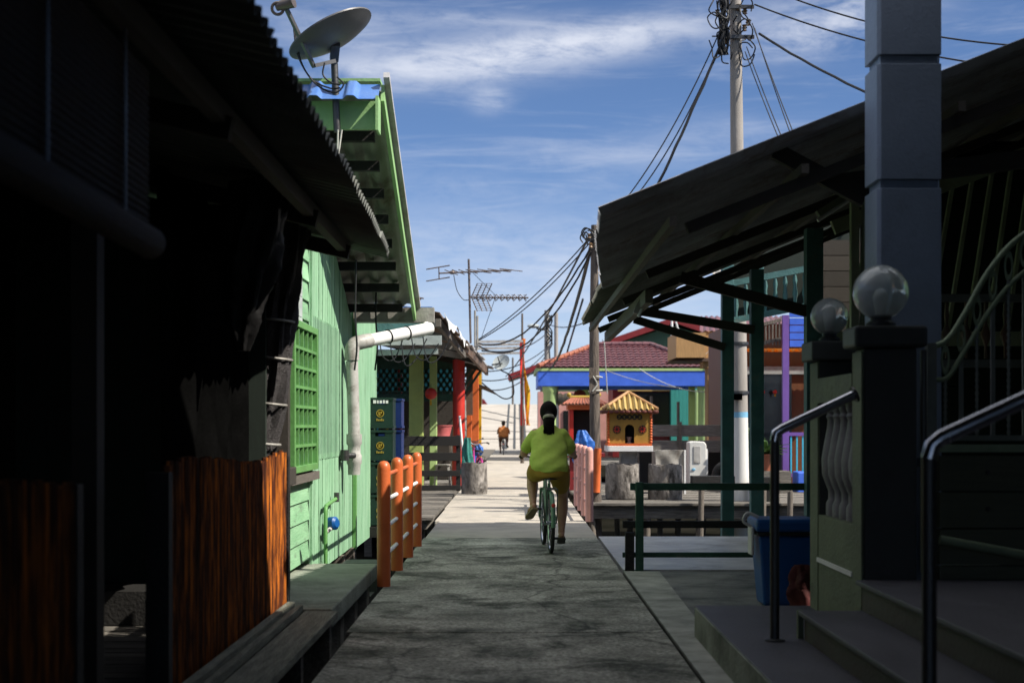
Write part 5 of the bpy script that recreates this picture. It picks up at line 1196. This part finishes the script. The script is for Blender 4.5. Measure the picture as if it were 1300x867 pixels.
def tiles(a, c, ra, rc, nm, pitch=.215, rowl=.34):
    """tile field on the rectangle over eave a-c, clipped to the trapezoid a, c, rc, ra"""
    ev_ = (c - a).normalized(); L = (c - a).length; up = ra - a; up = up - ev_ * up.dot(ev_); H = up.length; up.normalize(); nrm = ev_.cross(up)
    nrm = nrm if nrm.z > 0 else -nrm; nr = int(H / rowl) + 1; nc = int(L / pitch)
    b = B(); sub = 8
    for r in range(nr):
        for_y = [r * H / nr, (r + 1) * H / nr + .03]
        row = []
        for k, t in enumerate(for_y):
            row.append([b.bm.verts.new(a + ev_ * (L * i / (nc * sub)) + up * min(t, H) + nrm * (.035 * abs(math.sin(PI * i / sub + .3)) ** .8 + (.055 if k == 0 else .01))) for i in range(nc * sub + 1)])
        lip = [b.bm.verts.new(v.co - nrm * .05) for v in row[0]]
        for i in range(nc * sub):
            b.bm.faces.new((row[0][i], row[0][i + 1], row[1][i + 1], row[1][i])); b.bm.faces.new((lip[i], lip[i + 1], row[0][i + 1], row[0][i]))
    for p, q in ((a, ra), (rc, c)):
        if (q - p - up * (q - p).dot(up)).length < .02: continue
        n_ = (q - p).cross(nrm).normalized(); mid = (a + c) / 2
        if (mid - p).dot(n_) > 0: n_ = -n_
        bmesh.ops.bisect_plane(b.bm, geom=b.bm.verts[:] + b.bm.edges[:] + b.bm.faces[:], plane_co=p, plane_no=n_, clear_outer=True)
    return b.build(nm, 'tile_red', pv, smooth=True)
tiles(E[0], E[1], r0, r1, 'roof_front'); tiles(E[3], E[0], r0, r0, 'roof_end'); tiles(E[1], E[2], r1, r1, 'roof_end'); tiles(E[2], E[3], r1, r0, 'roof_back')
def ridge(a, c, nm='hip_ridge'):
    b = B(); n_ = int((c - a).length / .3)
    for i in range(n_): p, q = a.lerp(c, i / n_), a.lerp(c, (i + 1.06) / n_); b.tube([p + Vector((0, 0, .07)), q + Vector((0, 0, .085))], [.11, .085], 10)
    return b.build(nm, 'tile_orange' if nm == 'hip_ridge' else 'tile_red', pv, smooth=True)
ridge(E[0], r0); ridge(E[1], r1, 'ridge'); ridge(r0, r1, 'ridge')
for px, lb in ((736, 'left'), (700, 'x')):
    if lb == 'left': lantern((P(px, 0, 54.5).x, 54.5, zb - .35), .26, 'deep_red', 'dark red lantern hanging from the blue beam of the pavilion')
# back of the pavilion: shops
t = thing('red_shop_front', 'red shop front with dark window behind the pavilion', 'shop', (5, 60, 0))
a, c = P(778, 0, 60), P(851, 0, 60)
B().box(a.x, c.x + .3, 60, 63, 0, 3.5).build('wall', 'deep_red', t); B().box(P(802, 0, 60).x, c.x, 59.95, 59.99, .9, P(0, 492, 60).z - .2).build('window', 'dark_glass', t)
B().box(a.x + .2, c.x, 59.90, 59.949, P(0, 492, 60).z - .15, P(0, 489, 60).z + .1).build('header', 'cream', t)
t = thing('turquoise_house', 'turquoise board house behind the pavilion', 'house', (7, 59.5, 0))
b = B(); x = P(852, 0, 59.5).x
while x < 10: b.box(x, x + .16, 59.5, 59.6, .5, 3.6); x += .165
b.build('wall', 'turquoise', t); B().box(P(852, 0, 59.5).x, 10, 59.42, 59.49, .45, .62).build('sill_beam', 'dark_green', t); B().box(P(852, 0, 59.5).x, 10, 59.61, 63, .45, 3.6).build('body', 'turquoise', t)
t = thing('yellow_awning', 'pale yellow corrugated awning behind the red shrine', 'awning', (2, 57, 2))
B().corr([P(706, 514, 57.5), P(746, 514, 57.5)], [P(704, 500, 59), P(750, 500, 59)], .2, .04, .01).build('sheet', 'cream', t, smooth=True)
for px in (708, 744): B().tube([P(px, 580, 57.7), P(px, 512, 57.7)], .05, 8).build('post', 'pvc', t)
t = thing('pink_wall_house', 'pale pink low house behind the yellow awning', 'house', (2, 64, 1))
B().box(P(683, 0, 64).x, P(780, 0, 64).x, 64, 66, -.1, P(0, 497, 64).z).build('wall', 'pink', t); B().box(P(690, 0, 64).x, P(700, 0, 64).x, 63.95, 63.99, 0, 2).build('door', 'deep_red', t); B().box(P(715, 0, 64).x, P(735, 0, 64).x, 63.95, 63.99, .9, 2).build('window', 'dark_glass', t)
# red gable house
gb = thing('red_gable_house', 'green house with long red edged gable roof behind the pavilion', 'house', (6, 66, 0))
D = 66.0
def Q(px, py): return P(px, py, D)
pk, lf, rt = Q(857, 403), Q(645, 476), Q(1040, 465)
B().prism([(Q(690, 0).x, -.1), (rt.x - .5, -.1), (rt.x - .5, rt.z), (pk.x, pk.z - .35), (Q(690, 0).x, Q(0, 464).z)], D + .6, D + 9, 'y').build('gable_wall', 'gable_green', gb)
for a, c in ((lf, pk), (pk, rt)):
    up = Vector((0, 0, .42)); dn = Vector((0, 0, .04))
    B().hexa([a - up * .6, c - up * .6, c + Vector((0, .12, 0)) - up * .6, a + Vector((0, .12, 0)) - up * .6, a + dn, c + dn, c + Vector((0, .12, 0)) + dn, a + Vector((0, .12, 0)) + dn]).build('bargeboard', 'deep_red', gb)
    B().corr([a + Vector((0, .13, .0)), a + Vector((0, 9.5, 0))], [c + Vector((0, .13, .0)), c + Vector((0, 9.5, 0))], .25, .03, .02).build('roof', 'tin_grey', gb, smooth=True)
wn = B().box(Q(800, 0).x, Q(830, 0).x, D + .55, D + .595, 1.2, 2.6).build('window', 'dark_glass', gb)
b = B()
for k in range(4): b.beam(P(815, 418 + 20 * k - 8, D) + Vector((-4 + 2.2 * k, .52, 0)), P(815, 418 + 20 * k - 8, D) + Vector((-4 + 2.2 * k, .52, -.001)) + Vector((0, 0, -.3)), .03, .03)
b.build('vents', 'dark_green', gb)
t = thing('white_mast', 'white pole mast with stay in front of the green gable', 'mast', (P(853, 0, 60).x, 60.5, 4))
B().tube([P(853, 462, 60.8), P(853, 405, 60.8)], .05, 8).build('pole', 'pvc', t, smooth=True); B().tube([P(857, 405, 60.8), P(872, 455, 61.5)], .04, 8).build('stay', 'pvc', t)
# tan house with balcony box
tn = thing('tan_house', 'tan board house with jutting upper box and violet sign board', 'house', (6, 46, 0))
D = 46.0
def Q(px, py): return P(px, py, D)
B().box(Q(856, 0).x, Q(893, 0).x, D - .6, D + 2, Q(0, 455).z, Q(0, 424).z).build('upper_box', 'tan', tn)
B().box(Q(893, 0).x + .003, 8.8, D + .02, D + .9, Q(0, 455).z - .3, Q(0, 420).z).build('upper_wall', 'tan', tn)
B().prism([(Q(850, 0).x, Q(0, 459).z), (Q(905, 0).x, Q(0, 459).z), (Q(905, 0).x, Q(0, 454).z)], D - .25, D + 1.9, 'y').build('canopy', 'tin_brown', tn)
B().box(Q(899, 0).x, 8.8, D + .1, D + .8, -.1, Q(0, 459).z - .02).build('wall', 'tan', tn)
B().corr([(Q(888, 0).x, D - .02, Q(0, 421).z), (9.2, D - .02, Q(0, 421).z)], [(Q(900, 0).x, D + 2, Q(0, 396).z), (9.2, D + 2, Q(0, 396).z)], .2, .03, .01).build('roof', 'tile_red', tn, smooth=True)
sg = B().box(Q(901, 0).x, Q(911, 0).x, D - .02, D + .06, Q(0, 532).z, Q(0, 478).z).build('sign_board', 'violet', tn)
B().box(Q(902, 0).x, Q(909, 0).x, D - .04, D - .021, Q(0, 497).z, Q(0, 482).z).build('plaque', 'clap_grey', sg)
b = B()
for k in range(3):
    x = Q(903.3 + k * 2, 0).x; b.box(x, x + .02, D - .05, D - .041, Q(0, 495).z, Q(0, 484).z)
    b.box(x - .01, x + .035, D - .05, D - .042, Q(0, 490 - k).z, Q(0, 489 - k).z)
b.build('plaque_marks', 'violet', sg)
b = B()
for k in range(6): b.lathe((Q(905, 0).x, D - .03, Q(0, 531 - k * 5.4).z), [(.05, 0), (.09, .07), (.05, .14)], 8)
b.build('scroll_edge', 'pink', sg)
B().tube(smooth_path([Q(868, 440), Q(875, 450), Q(888, 456), Q(905, 440)]), .012, 6).build('hose', 'wire_pale', tn)
# purple house
ph = thing('purple_house', 'purple and blue trimmed house with amber awning behind the shelter', 'house', (6, 30, 0))
D = 29.0
def Q(px, py): return P(px, py, D)
for px in (998, 1052, 1120): x = Q(px, 0).x; B().box(x - .062, x + .062, D, D + .125, -.3, Q(0, 400).z).build('post', 'violet', ph)
b = B(); z = Q(0, 440).z
while z < Q(0, 402).z: b.box(Q(1003, 0).x, 8, D + .02, D + .08, z, z + .13); z += .15
b.build('blue_boards', 'blue', ph)
B().corr([(Q(955, 0).x, D + .4, Q(0, 444).z), (8, D + .4, Q(0, 444).z)], [(Q(955, 0).x, D + 2.2, Q(0, 440).z + .05), (8, D + 2.2, Q(0, 440).z + .05)], .14, .025, .01).build('amber_awning', 'amber', ph, smooth=True)
B().box(Q(950, 0).x, 9, D + 2.5, D + 6, -.3, Q(0, 400).z).build('wall', 'door_orange', ph)
B().box(Q(952, 0).x, P(1005, 0, D + 2.45).x, D + 2.45, D + 2.49, -.2, 2.44).build('window', 'dark_glass', ph); B().box(Q(955, 0).x, 8, D + 2.43, D + 2.48, 2.45, 2.62).build('lintel', 'clap_grey', ph)
b = B()
for z in (Q(0, 432).z, Q(0, 408).z): b.beam((Q(955, 0).x, D + .3, z - .1), (Q(995, 0).x, D + .3, z + .05), .06, .07)
for k in range(9): x = Q(957 + k * 4.4, 0).x; b.box(x, x + .03, D + .28, D + .32, Q(0, 432).z - .08, Q(0, 408).z)
b.build('upper_balustrade', 'old_wood_z', ph)
bl = B()
for z in (.30, 1.14): bl.beam((Q(1000, 0).x, D + .05, z), (8, D + .05, z), .06, .07)
bl.build('lower_rail', 'violet', ph); b = B()
for k in range(14): x = Q(1004, 0).x + k * .12; b.box(x, x + .03, D + .035, D + .065, .34, 1.10)
b.build('rail_bars', 'cyan', ph)
B().box(Q(950, 0).x, 9, D - .2, D + 2.4, -.3, -.05).build('floor', 'old_wood_x', ph)
B().corr([(Q(950, 0).x, D + 2.0, Q(0, 402).z + .25), (9.5, D + 2.0, Q(0, 402).z + .25)], [(Q(950, 0).x, D + 6, 5.2), (9.5, D + 6, 5.2)], .2, .03, .01).build('roof', 'tin_grey', ph, smooth=True)
lantern((Q(992, 0).x, D + 2.2, 2.05), .05, 'red', 'tiny red ornament hanging left of the purple post'); lantern((Q(1009, 0).x, D + 2.2, 2.05), .05, 'red', 'tiny red ornament hanging right of the purple post')
o = B().box(Q(1001, 0).x, 6.6, D - .9, D - .4, -.02, .40).build('storage_box', 'blue', loc=(6, 28, 0), bevel=.03); tag(o, 'bright blue storage box below the purple railing', 'box')
e = B().prism([(Q(1013, 0).x, .12), (Q(1022, 0).x, .12), (Q(1017.5, 0).x, .22)], D - .91, D - .902, 'y').build('white_mark', 'white', o)
e.parent = o
me_off = Vector((6, 28, 0)); bmesh_ = e.data
for v in e.data.vertices: v.co -= me_off
def leafy(c, n_, Ls, label, seed, agave=True):
    t = thing('potted_plant', label, 'plant', c); r = random.Random(seed); b = B()
    for i in range(n_):
        a = r.uniform(0, 2 * PI); el = r.uniform(.35, 1.2) if agave else r.uniform(.6, 1.5); L = Ls * r.uniform(.7, 1.1); d = Vector((math.cos(a) * math.cos(el), math.sin(a) * math.cos(el), math.sin(el))); s = d.cross(Vector((0, 0, 1))).normalized()
        base = Vector(c) + Vector((0, 0, .3)); pr = None
        if not agave: base = base + Vector((r.uniform(-.25, .25), r.uniform(-.25, .25), r.uniform(0, .9)))
        for k in range(5):
            q = k / 4; p = base + d * L * q - Vector((0, 0, 1)) * (L * .35 * q * q); wd_ = (.045 if agave else .05) * math.sin(PI * (.15 + .85 * (1 - q)) * .9) + .002
            cur = (b.bm.verts.new(p - s * wd_), b.bm.verts.new(p + Vector((0, 0, -.012))), b.bm.verts.new(p + s * wd_))
            if pr: b.bm.faces.new((pr[0], pr[1], cur[1], cur[0])); b.bm.faces.new((pr[1], pr[2], cur[2], cur[1]))
            pr = cur
    b.build('foliage', 'leaf', t, smooth=True)
    B().lathe(c, [(.13, 0), (.18, .3), (.2, .3), (.2, .33), (.17, .33), (.15, .28), (.001, .28)], 18).build('pot', 'tile_orange', t, smooth=True)
leafy((4.95, 28.2, .42), 34, .6, 'spiky agave plant in a pot by the purple house', 3)
leafy((4.75, 28.9, .0), 110, .22, 'bushy green shrub in a pot by the dark window', 8, False)
o = B().box(4.6, 5.4, 27.9, 28.5, -.02, .415).build('plant_stand', 'old_wood_x', loc=(5, 28, 0)); tag(o, 'low timber stand under the spiky agave', 'plant stand')

# ------------------------------------------------------------------ poles
cp = thing('concrete_pole', 'tall concrete utility pole with whitewashed foot and cable tangle', 'utility pole', (4.0, 25, -1.5))
pb, ptp = P(939, 0, 25), P(933, -60, 25)
x0, x1 = P(939.5, 0, 25).x, P(933.5, 0, 25).x
def px_at(z): return x0 + (x1 - x0) * (z - 1) / 8
def seg(z0, z1, nm, m): B().tube([(px_at(z0), 25, z0), (px_at(z1), 25, z1)], [.152 - .006 * z0, .152 - .006 * z1], 24).build(nm, m, cp, smooth=True)
z530, z523 = P(0, 530, 25).z, P(0, 523, 25).z
seg(-1.5, z530, 'white_foot', 'pole_white'); seg(z530 + .001, z523, 'blue_band', 'pale_blue'); seg(z523 + .001, 9.6, 'shaft', 'pole')
for py in (438, 500): z = P(0, py, 25).z; B().tube([(px_at(z), 25, z), (px_at(z), 25, z + .05)], .165, 20).build('clamp_band', 'dark_steel', cp); B().box(px_at(2) - .30, px_at(2) + .02, 24.80, 24.84, P(0, 508, 25).z, P(0, 500, 25).z).build('bracket', 'black_wood', cp)
rr = random.Random(11)
for k in range(10):
    s = -1 if k < 6 else 1; c = P(930 + s * rr.uniform(6, 20), 8 + (k % 6) * 9 + rr.uniform(-3, 3), 25 - .1)
    B().lathe(c, [(.015, -.06), (.045, -.05), (.03, -.02), (.05, 0), (.03, .02), (.045, .05), (.015, .06)], 12).build('insulator', 'ceramic', cp, smooth=True)
b = B()
for k in range(13):
    s = -1 if k < 8 else 1; cx_, cy_ = 930 + s * rr.uniform(6, 22), rr.uniform(-5, 70); pts = []
    for i in range(7): a = rr.uniform(0, 6) if i == 0 else a + .95; q = rr.uniform(8, 17) * (1 - i * .05); pts.append(P(cx_ + q * math.cos(a) * .8, cy_ + q * math.sin(a) * 1.2, 24.9 - rr.uniform(0, .25)))
    b.tube(smooth_path(pts, 6), .012, 6)
for k in range(9): xx = 917 + rr.uniform(-5, 6); b.tube(smooth_path([P(xx + rr.uniform(-5, 5), -10 + i * 16, 24.85 - rr.uniform(0, .1)) for i in range(6)], 5), rr.uniform(.012, .028), 6)
b.build('cable_tangle', 'wire', cp, smooth=True)
for z in (P(0, 12, 25).z, P(0, 50, 25).z): B().beam((px_at(z) - .25, 24.86, z), (px_at(z) + .3, 24.86, z), .05, .06).build('cross_arm', 'dark_steel', cp)
wp = thing('timber_pole', 'weathered timber utility pole rising in front of the pavilion', 'utility pole', (1.33, 24.6, -1.5))
xb = P(756, 0, 24.6).x; xt_ = P(755, 0, 24.6).x
B().tube([(xb + .02, 24.6, -1.5), (xb, 24.6, .5), (xt_ - .01, 24.6, 2.6), (xt_, 24.6, P(0, 286, 24.6).z)], [.11, .095, .085, .062], 14).build('shaft', 'pole_wood', wp, smooth=True)
B().box(xb - .115, xb + .0, 24.46, 24.5, P(0, 500, 24.6).z, P(0, 467, 24.6).z).build('splice_board', 'pole_wood', wp)
b = B(); b.torus((xb - .0, 24.6, P(0, 478, 24.6).z), .115, .012, (.1, 0, 1), 24, 6); b.torus((xb, 24.6, P(0, 496, 24.6).z), .115, .012, (-.1, 0, 1), 24, 6); b.tube([(xb - .05, 24.44, P(0, 478, 24.6).z), (xb + .03, 24.46, P(0, 488, 24.6).z), (xb - .06, 24.45, P(0, 497, 24.6).z)], .012, 6); b.build('rope_tie', 'wire_pale', wp, smooth=True)
for (px, py) in ((748, 300), (750, 312), (763, 310), (764, 325)): B().lathe(P(px, py, 24.5), [(.012, -.05), (.04, -.03), (.025, 0), (.04, .03), (.012, .05)], 10).build('insulator', 'ceramic', wp, smooth=True)
b = B(); rr = random.Random(4)
for k in range(6): cx_, cy_ = 748 + rr.uniform(-6, 4), 300 + rr.uniform(-6, 14); b.tube(smooth_path([P(cx_ + 6 * math.cos(1.1 * i + k), cy_ + 7 * math.sin(1.1 * i + k), 24.48) for i in range(6)], 5), .012, 6)
for k in range(4): b.tube(smooth_path([P(763 + 4 * math.cos(2 * i + k), 308 + i * 6, 24.5) for i in range(6)], 5), .009, 6)
b.build('cable_tangle', 'wire', wp, smooth=True)
lpst = thing('street_lamp', 'distant street lamp pole with arm reaching left', 'street lamp', P(695, 560, 60))
B().tube([P(695, 575, 60), P(694, 394, 60)], [.14, .10], 12).build('pole', 'pole', lpst, smooth=True)
B().tube(smooth_path([P(694, 418, 60), P(686, 418, 60), P(681, 416, 60)]), .05, 8).build('arm', 'dark_steel', lpst, smooth=True)
h_ = B().ball(P(677, 414, 60), (.26, .16, .09), 16, 10).build('lamp_head', 'clap_grey', lpst, smooth=True); h_.rotation_euler = (0, 0, 0)
b = B()
for k in range(4): b.tube(smooth_path([P(697 + 4 * math.sin(k + i * 1.3), 400 + 6 * i, 59.8) for i in range(8)], 4), .03, 5)
b.build('cable_tangle', 'wire', lpst, smooth=True)
for px, py, d, lb, m in ((706, 397, 58, 'plain distant pole right of the street lamp', 'pole'), (651, 454, 134, 'short dark distant pole left of the flags', 'pole_wood'), (663, 398, 50, 'thin dark pole beside the tall flags', 'pole_wood'), (611, 470, 134, 'thin distant pole beside the orange shop posts', 'pole_wood')):
    o = B().tube([P(px, 540 if d > 100 else 575 if d > 55 else 590, d), P(px, py, d)], [.10 if d > 55 else .07, .08 if d > 55 else .035], 10).build('utility_pole', m, loc=P(px, 575, d), smooth=True); tag(o, lb, 'pole', 'distant poles')
# flags
def flag(px0, py0, px1, py1, w, d, m, label, seed):
    a, c = P(px0, py0, d), P(px1, py1, d)
    o = B().grid(lambda u, v: a.lerp(c, u) + Vector((w * v + .06 * math.sin(7 * u + seed) * v, .12 * math.sin(9 * u + 4 * v + seed), 0)), 30, 6, .01).build('flag_banner', m, loc=c, smooth=True); tag(o, label, 'flag', 'tall flags by the ramp')
flag(660, 432, 661, 540, .08, 49.5, 'flag_red', 'tall narrow red flag left of the orange flag', 1)
flag(663, 430, 668, 540, .10, 49.6, 'flag_orange', 'tall narrow orange flag at the walkway edge', 3)
flag(665.5, 470, 671, 540, .08, 49.3, 'flag_yellow', 'narrow yellow flag overlapping the orange flag', 5)
pg = thing('pole_pergola', 'pergola of pale poles reaching over the distant walkway', 'pergola', P(660, 575, 50))
for k, (py, dd) in enumerate(((433, 0), (437, .8), (441.5, 1.6), (448, 2.4))): B().beam(P(604, py + 1, 49 + dd), P(664, py, 49 + dd), .08, .08).build('bar', 'pvc_grey', pg)
B().beam(P(664, 585, 49), P(664, 432, 49), .05, .05).build('post', 'pole_wood', pg); B().beam(P(604, 585, 51), P(604, 432, 51), .09, .09).build('post', 'pole_wood', pg)
sd2 = thing('small_dish', 'small pale satellite dish at the end of the rusty awning', 'satellite dish', P(637, 465, 33))
axs = Vector((-.35, -.75, .55)).normalized(); c = P(637, 461, 33)
B().lathe(c, [(.01, 0), (.12, .015), (.20, .045), (.21, .05), (.21, .04), (.12, .0), (.01, -.015)], 28, axs).build('reflector', 'clap_grey', sd2, smooth=True)
B().tube([c + axs * .02 + Vector((0, 0, -.16)), c + axs * .26], .012, 8).build('feed_arm', 'dark_steel', sd2); B().tube([c - axs * .01, P(625, 463, 32.4)], .02, 8).build('bracket', 'dark_steel', sd2)
# antennas
am = thing('antenna_mast', 'thin mast with two television antennas above the rusty awning', 'antenna', P(597, 440, 28))
D = 28.0
def Q(px, py): return P(px, py, D)
B().tube([Q(597.5, 436), Q(595, 329)], .022, 8).build('mast', 'alu', am, smooth=True)
def Lx(px, py, hy, r=.008, hx=.0, hz=.0, b=None):
    p = Q(px, py); b.tube([p + Vector((-hx, -hy, -hz)), p + Vector((hx, hy, hz))], r, 6)
b = B(); b.tube([Q(558, 347), Q(650, 343)], .016, 8); b.tube([Q(557, 339), Q(557.5, 355)], .012, 6)
for px, py in ((557, 340), (557.5, 355)): b.tube([Q(541, py + 2), Q(571, py - 3)], .012, 6)
for i, px in enumerate((573, 582, 590, 599, 609, 621, 634, 649)): Lx(px, 346.5 - (px - 558) * .04, .55 - .03 * i, .010, .10 + (.12 if i > 3 else 0), .012, b)
b.ball(Q(574, 346), (.06, .05, .04), 10, 6); b.build('yagi_antenna', 'alu', am, smooth=True)
b = B(); b.tube([Q(596, 377.5), Q(671, 378)], .016, 8)
for i in range(9):
    p = Q(604 + i * 7.6, 377.6)
    for s in (-1, 1): b.tube([p + Vector((-.06, 0, s * .05)), p + Vector((.0, 0, s * .0)), p + Vector((.06, 0, s * .06))], .009, 6); b.tube([p + Vector((0, -.16, s * .03)), p + Vector((.04, .16, s * .06))], .007, 6)
for s in (-1, 1):
    for k in range(4): b.tube([Q(598 + 6.2 * k, 377 + s * 1), Q(606 + 6.2 * k - 0, 377 - s * 17 if s > 0 else 377 + 18)], .011, 6)
    for k in range(7): q = k / 6; b.tube([Q(598 + 8 * q, 377 - s * 17 * q), Q(616.6 + 8 * q, 377 - s * 17 * q)], .005, 5)
b.build('reflector_antenna', 'alu', am, smooth=True)
B().tube(smooth_path([Q(576, 349), Q(580, 368), Q(588, 380), Q(595, 381)]), .008, 6).build('cable', 'wire', am, smooth=True)
B().tube([Q(599, 345), Q(628, 374)], .006, 5).tube([Q(628, 380), Q(610, 432)], .006, 5).build('guy_wire', 'wire', am)
for k, (px, py) in enumerate(((603, 394), (606, 401))):
    o = B().tube([P(px, 445, 30), P(px, py, 30)], .022, 8).build('thin_pole', 'tin_grey', loc=P(px, 445, 30), smooth=True); tag(o, ('taller', 'shorter')[k] + ' thin grey pole right of the antenna mast', 'pole')
o = B().tube([P(527, 377, 24), P(538, 379, 24)], .012, 6).tube([P(531, 376, 24), P(534, 380, 24.1)], .014, 6).build('antenna_boom', 'alu', loc=P(530, 378, 24)); tag(o, 'short antenna boom jutting past the mint house eave', 'antenna')

# ------------------------------------------------------------------ overhead wires (each strung between real ends)
def wire(a, c, sag, r, label, wob=0, seed=1, m='wire', nm='overhead_cable'):
    o = B().tube(sag_line(a, c, sag, 22, wob, seed), r, 6).build(nm, m, loc=Vector(a), smooth=True); tag(o, label, 'cable', 'overhead cables'); return o
BP = P(751, 302, 24.55)
wire(P(914, 40, 24.9), P(756, 297, 24.6), .35, .012, 'thin cable, uppermost from the concrete pole down to the timber pole')
wire(P(916, 52, 24.9), P(757, 300, 24.6), .45, .012, 'thin cable just under the uppermost between the two utility poles')
wire(P(913, 62, 24.85), P(758, 392, 24.3), .10, .026, 'thick twisted black cable dropping left from the concrete pole', .012, 4)
wire(P(958, 6, 24.9), P(1400, 95, 21), .25, .014, 'thin cable running right from the concrete pole behind the tall column')
wire(P(985, -10, 25), P(1420, 60, 21), .3, .014, 'highest thin cable crossing the top right corner')
wire(P(964, 43, 24.9), P(1330, 190, 19), .25, .022, 'thick twisted cable sloping right from the concrete pole', .008, 6)
for k, (a, c) in enumerate(((955, 30), (958, 36), (948, 60), (946, 66))):
    wire(P(a, c, 24.9), P(1003 - k * 4.5 + (8 if k < 2 else 0), 178, 22), .03, .010, ('first', 'second', 'third', 'fourth')[k] + ' thin cable from the right in the fan from concrete pole to shelter roof')
ends = [(607, 431, 30.5), (606, 433, 30.6), (608, 436, 30.7), (606, 438, 30.8)]
for k, (e, s, r) in enumerate(zip(ends, (.15, .18, .55, .75), (.012, .012, .017, .017))):
    wire(P(750, 300 + k * 7, 24.55), P(*e), s, r, ('topmost straight cable', 'second straight cable', 'upper sagging cable', 'lower sagging cable')[k] + ' from the timber pole to the rusty awning', .006 if k > 1 else 0, k)
wire(P(749, 298, 24.55), P(642, 478, 58), .25, .02, 'long cable from the timber pole down past the street lamp', .0)
wire(P(752, 306, 24.5), P(697, 468, 56), .5, .035, 'thick black cable looping from the timber pole to the street lamp', .01, 9)
wire(P(697, 420, 60), P(612, 445, 33), .3, .02, 'cable from the street lamp to the shop roof')
wire(P(697, 412, 60), P(775, 390, 40), .3, .02, 'cable from the street lamp to the shelter side')
for k in range(3): wire(P(700, 436 + 2 * k, 58), P(590, 470 + 8 * k, 40), .4 + .2 * k, .018, ('upper', 'middle', 'lower')[k] + ' of three faint cables over the distant walkway')
o = B().tube(smooth_path([P(636, 470, 33), P(648, 478, 33.5), P(652, 500, 34), P(640, 506, 34), P(622, 494, 33.5), P(612, 486, 33)]), .016, 6).build('hanging_cable', 'wire', loc=P(636, 470, 33), smooth=True); tag(o, 'slack black cable hanging in a loop below the small dish', 'cable')
o = B().tube(smooth_path([P(697, 440, 59), P(699, 462, 58), P(706, 470, 57), P(716, 462, 56), P(722, 440, 55), P(740, 380, 45)]), .035, 6).build('hanging_cable', 'wire', loc=P(697, 440, 59), smooth=True); tag(o, 'black cable loop hanging beside the street lamp pole', 'cable')
for k, (a, c, s) in enumerate((((812, 468, 50), (905, 497, 48), .25), ((770, 470, 50), (862, 492, 47), .1))):
    wire(P(*a), P(*c), s, .014, ('white cord sagging across the blue beam', 'faint pale cord across the blue beam')[k], 0, 1, 'wire_pale')
wire(P(767, 432, 52), P(771, 500, 52.5), 0, .02, 'vertical pale wire in front of the maroon roof', 0, 1, 'wire_pale')
b = B()
for k in range(5): b.tube(smooth_path([P(480 + 14 * k, 420 + 8 * (k % 2), 18.1), P(486 + 14 * k, 452 + 5 * (k % 3), 18.0), P(500 + 14 * k, 456, 18.05), P(512 + 15 * k, 430 + 6 * (k % 2), 18.1)]), .008, 5)
o = b.build('loose_wiring', 'wire', loc=P(520, 440, 18), smooth=True); tag(o, 'loose black wiring looped below the patched awning', 'wiring')
for k, (px, d) in enumerate(((478, 15.2), (452, 13.8))):
    o = B().tube(smooth_path([P(px, 330, d), P(px - 1, 400, d), P(px + 1, 440, d), P(px - 2, 470, d)]), .010, 6).build('wall_cable', 'wire', loc=P(px, 330, d), smooth=True); tag(o, ('black cable hanging down the far end of the mint wall', 'black cable hanging beside the rain pipe elbow')[k], 'cable')

# every thing sits in one collection; drop the helper property used while building
for o in bpy.data.objects:
    if '_L' in o: del o['_L']
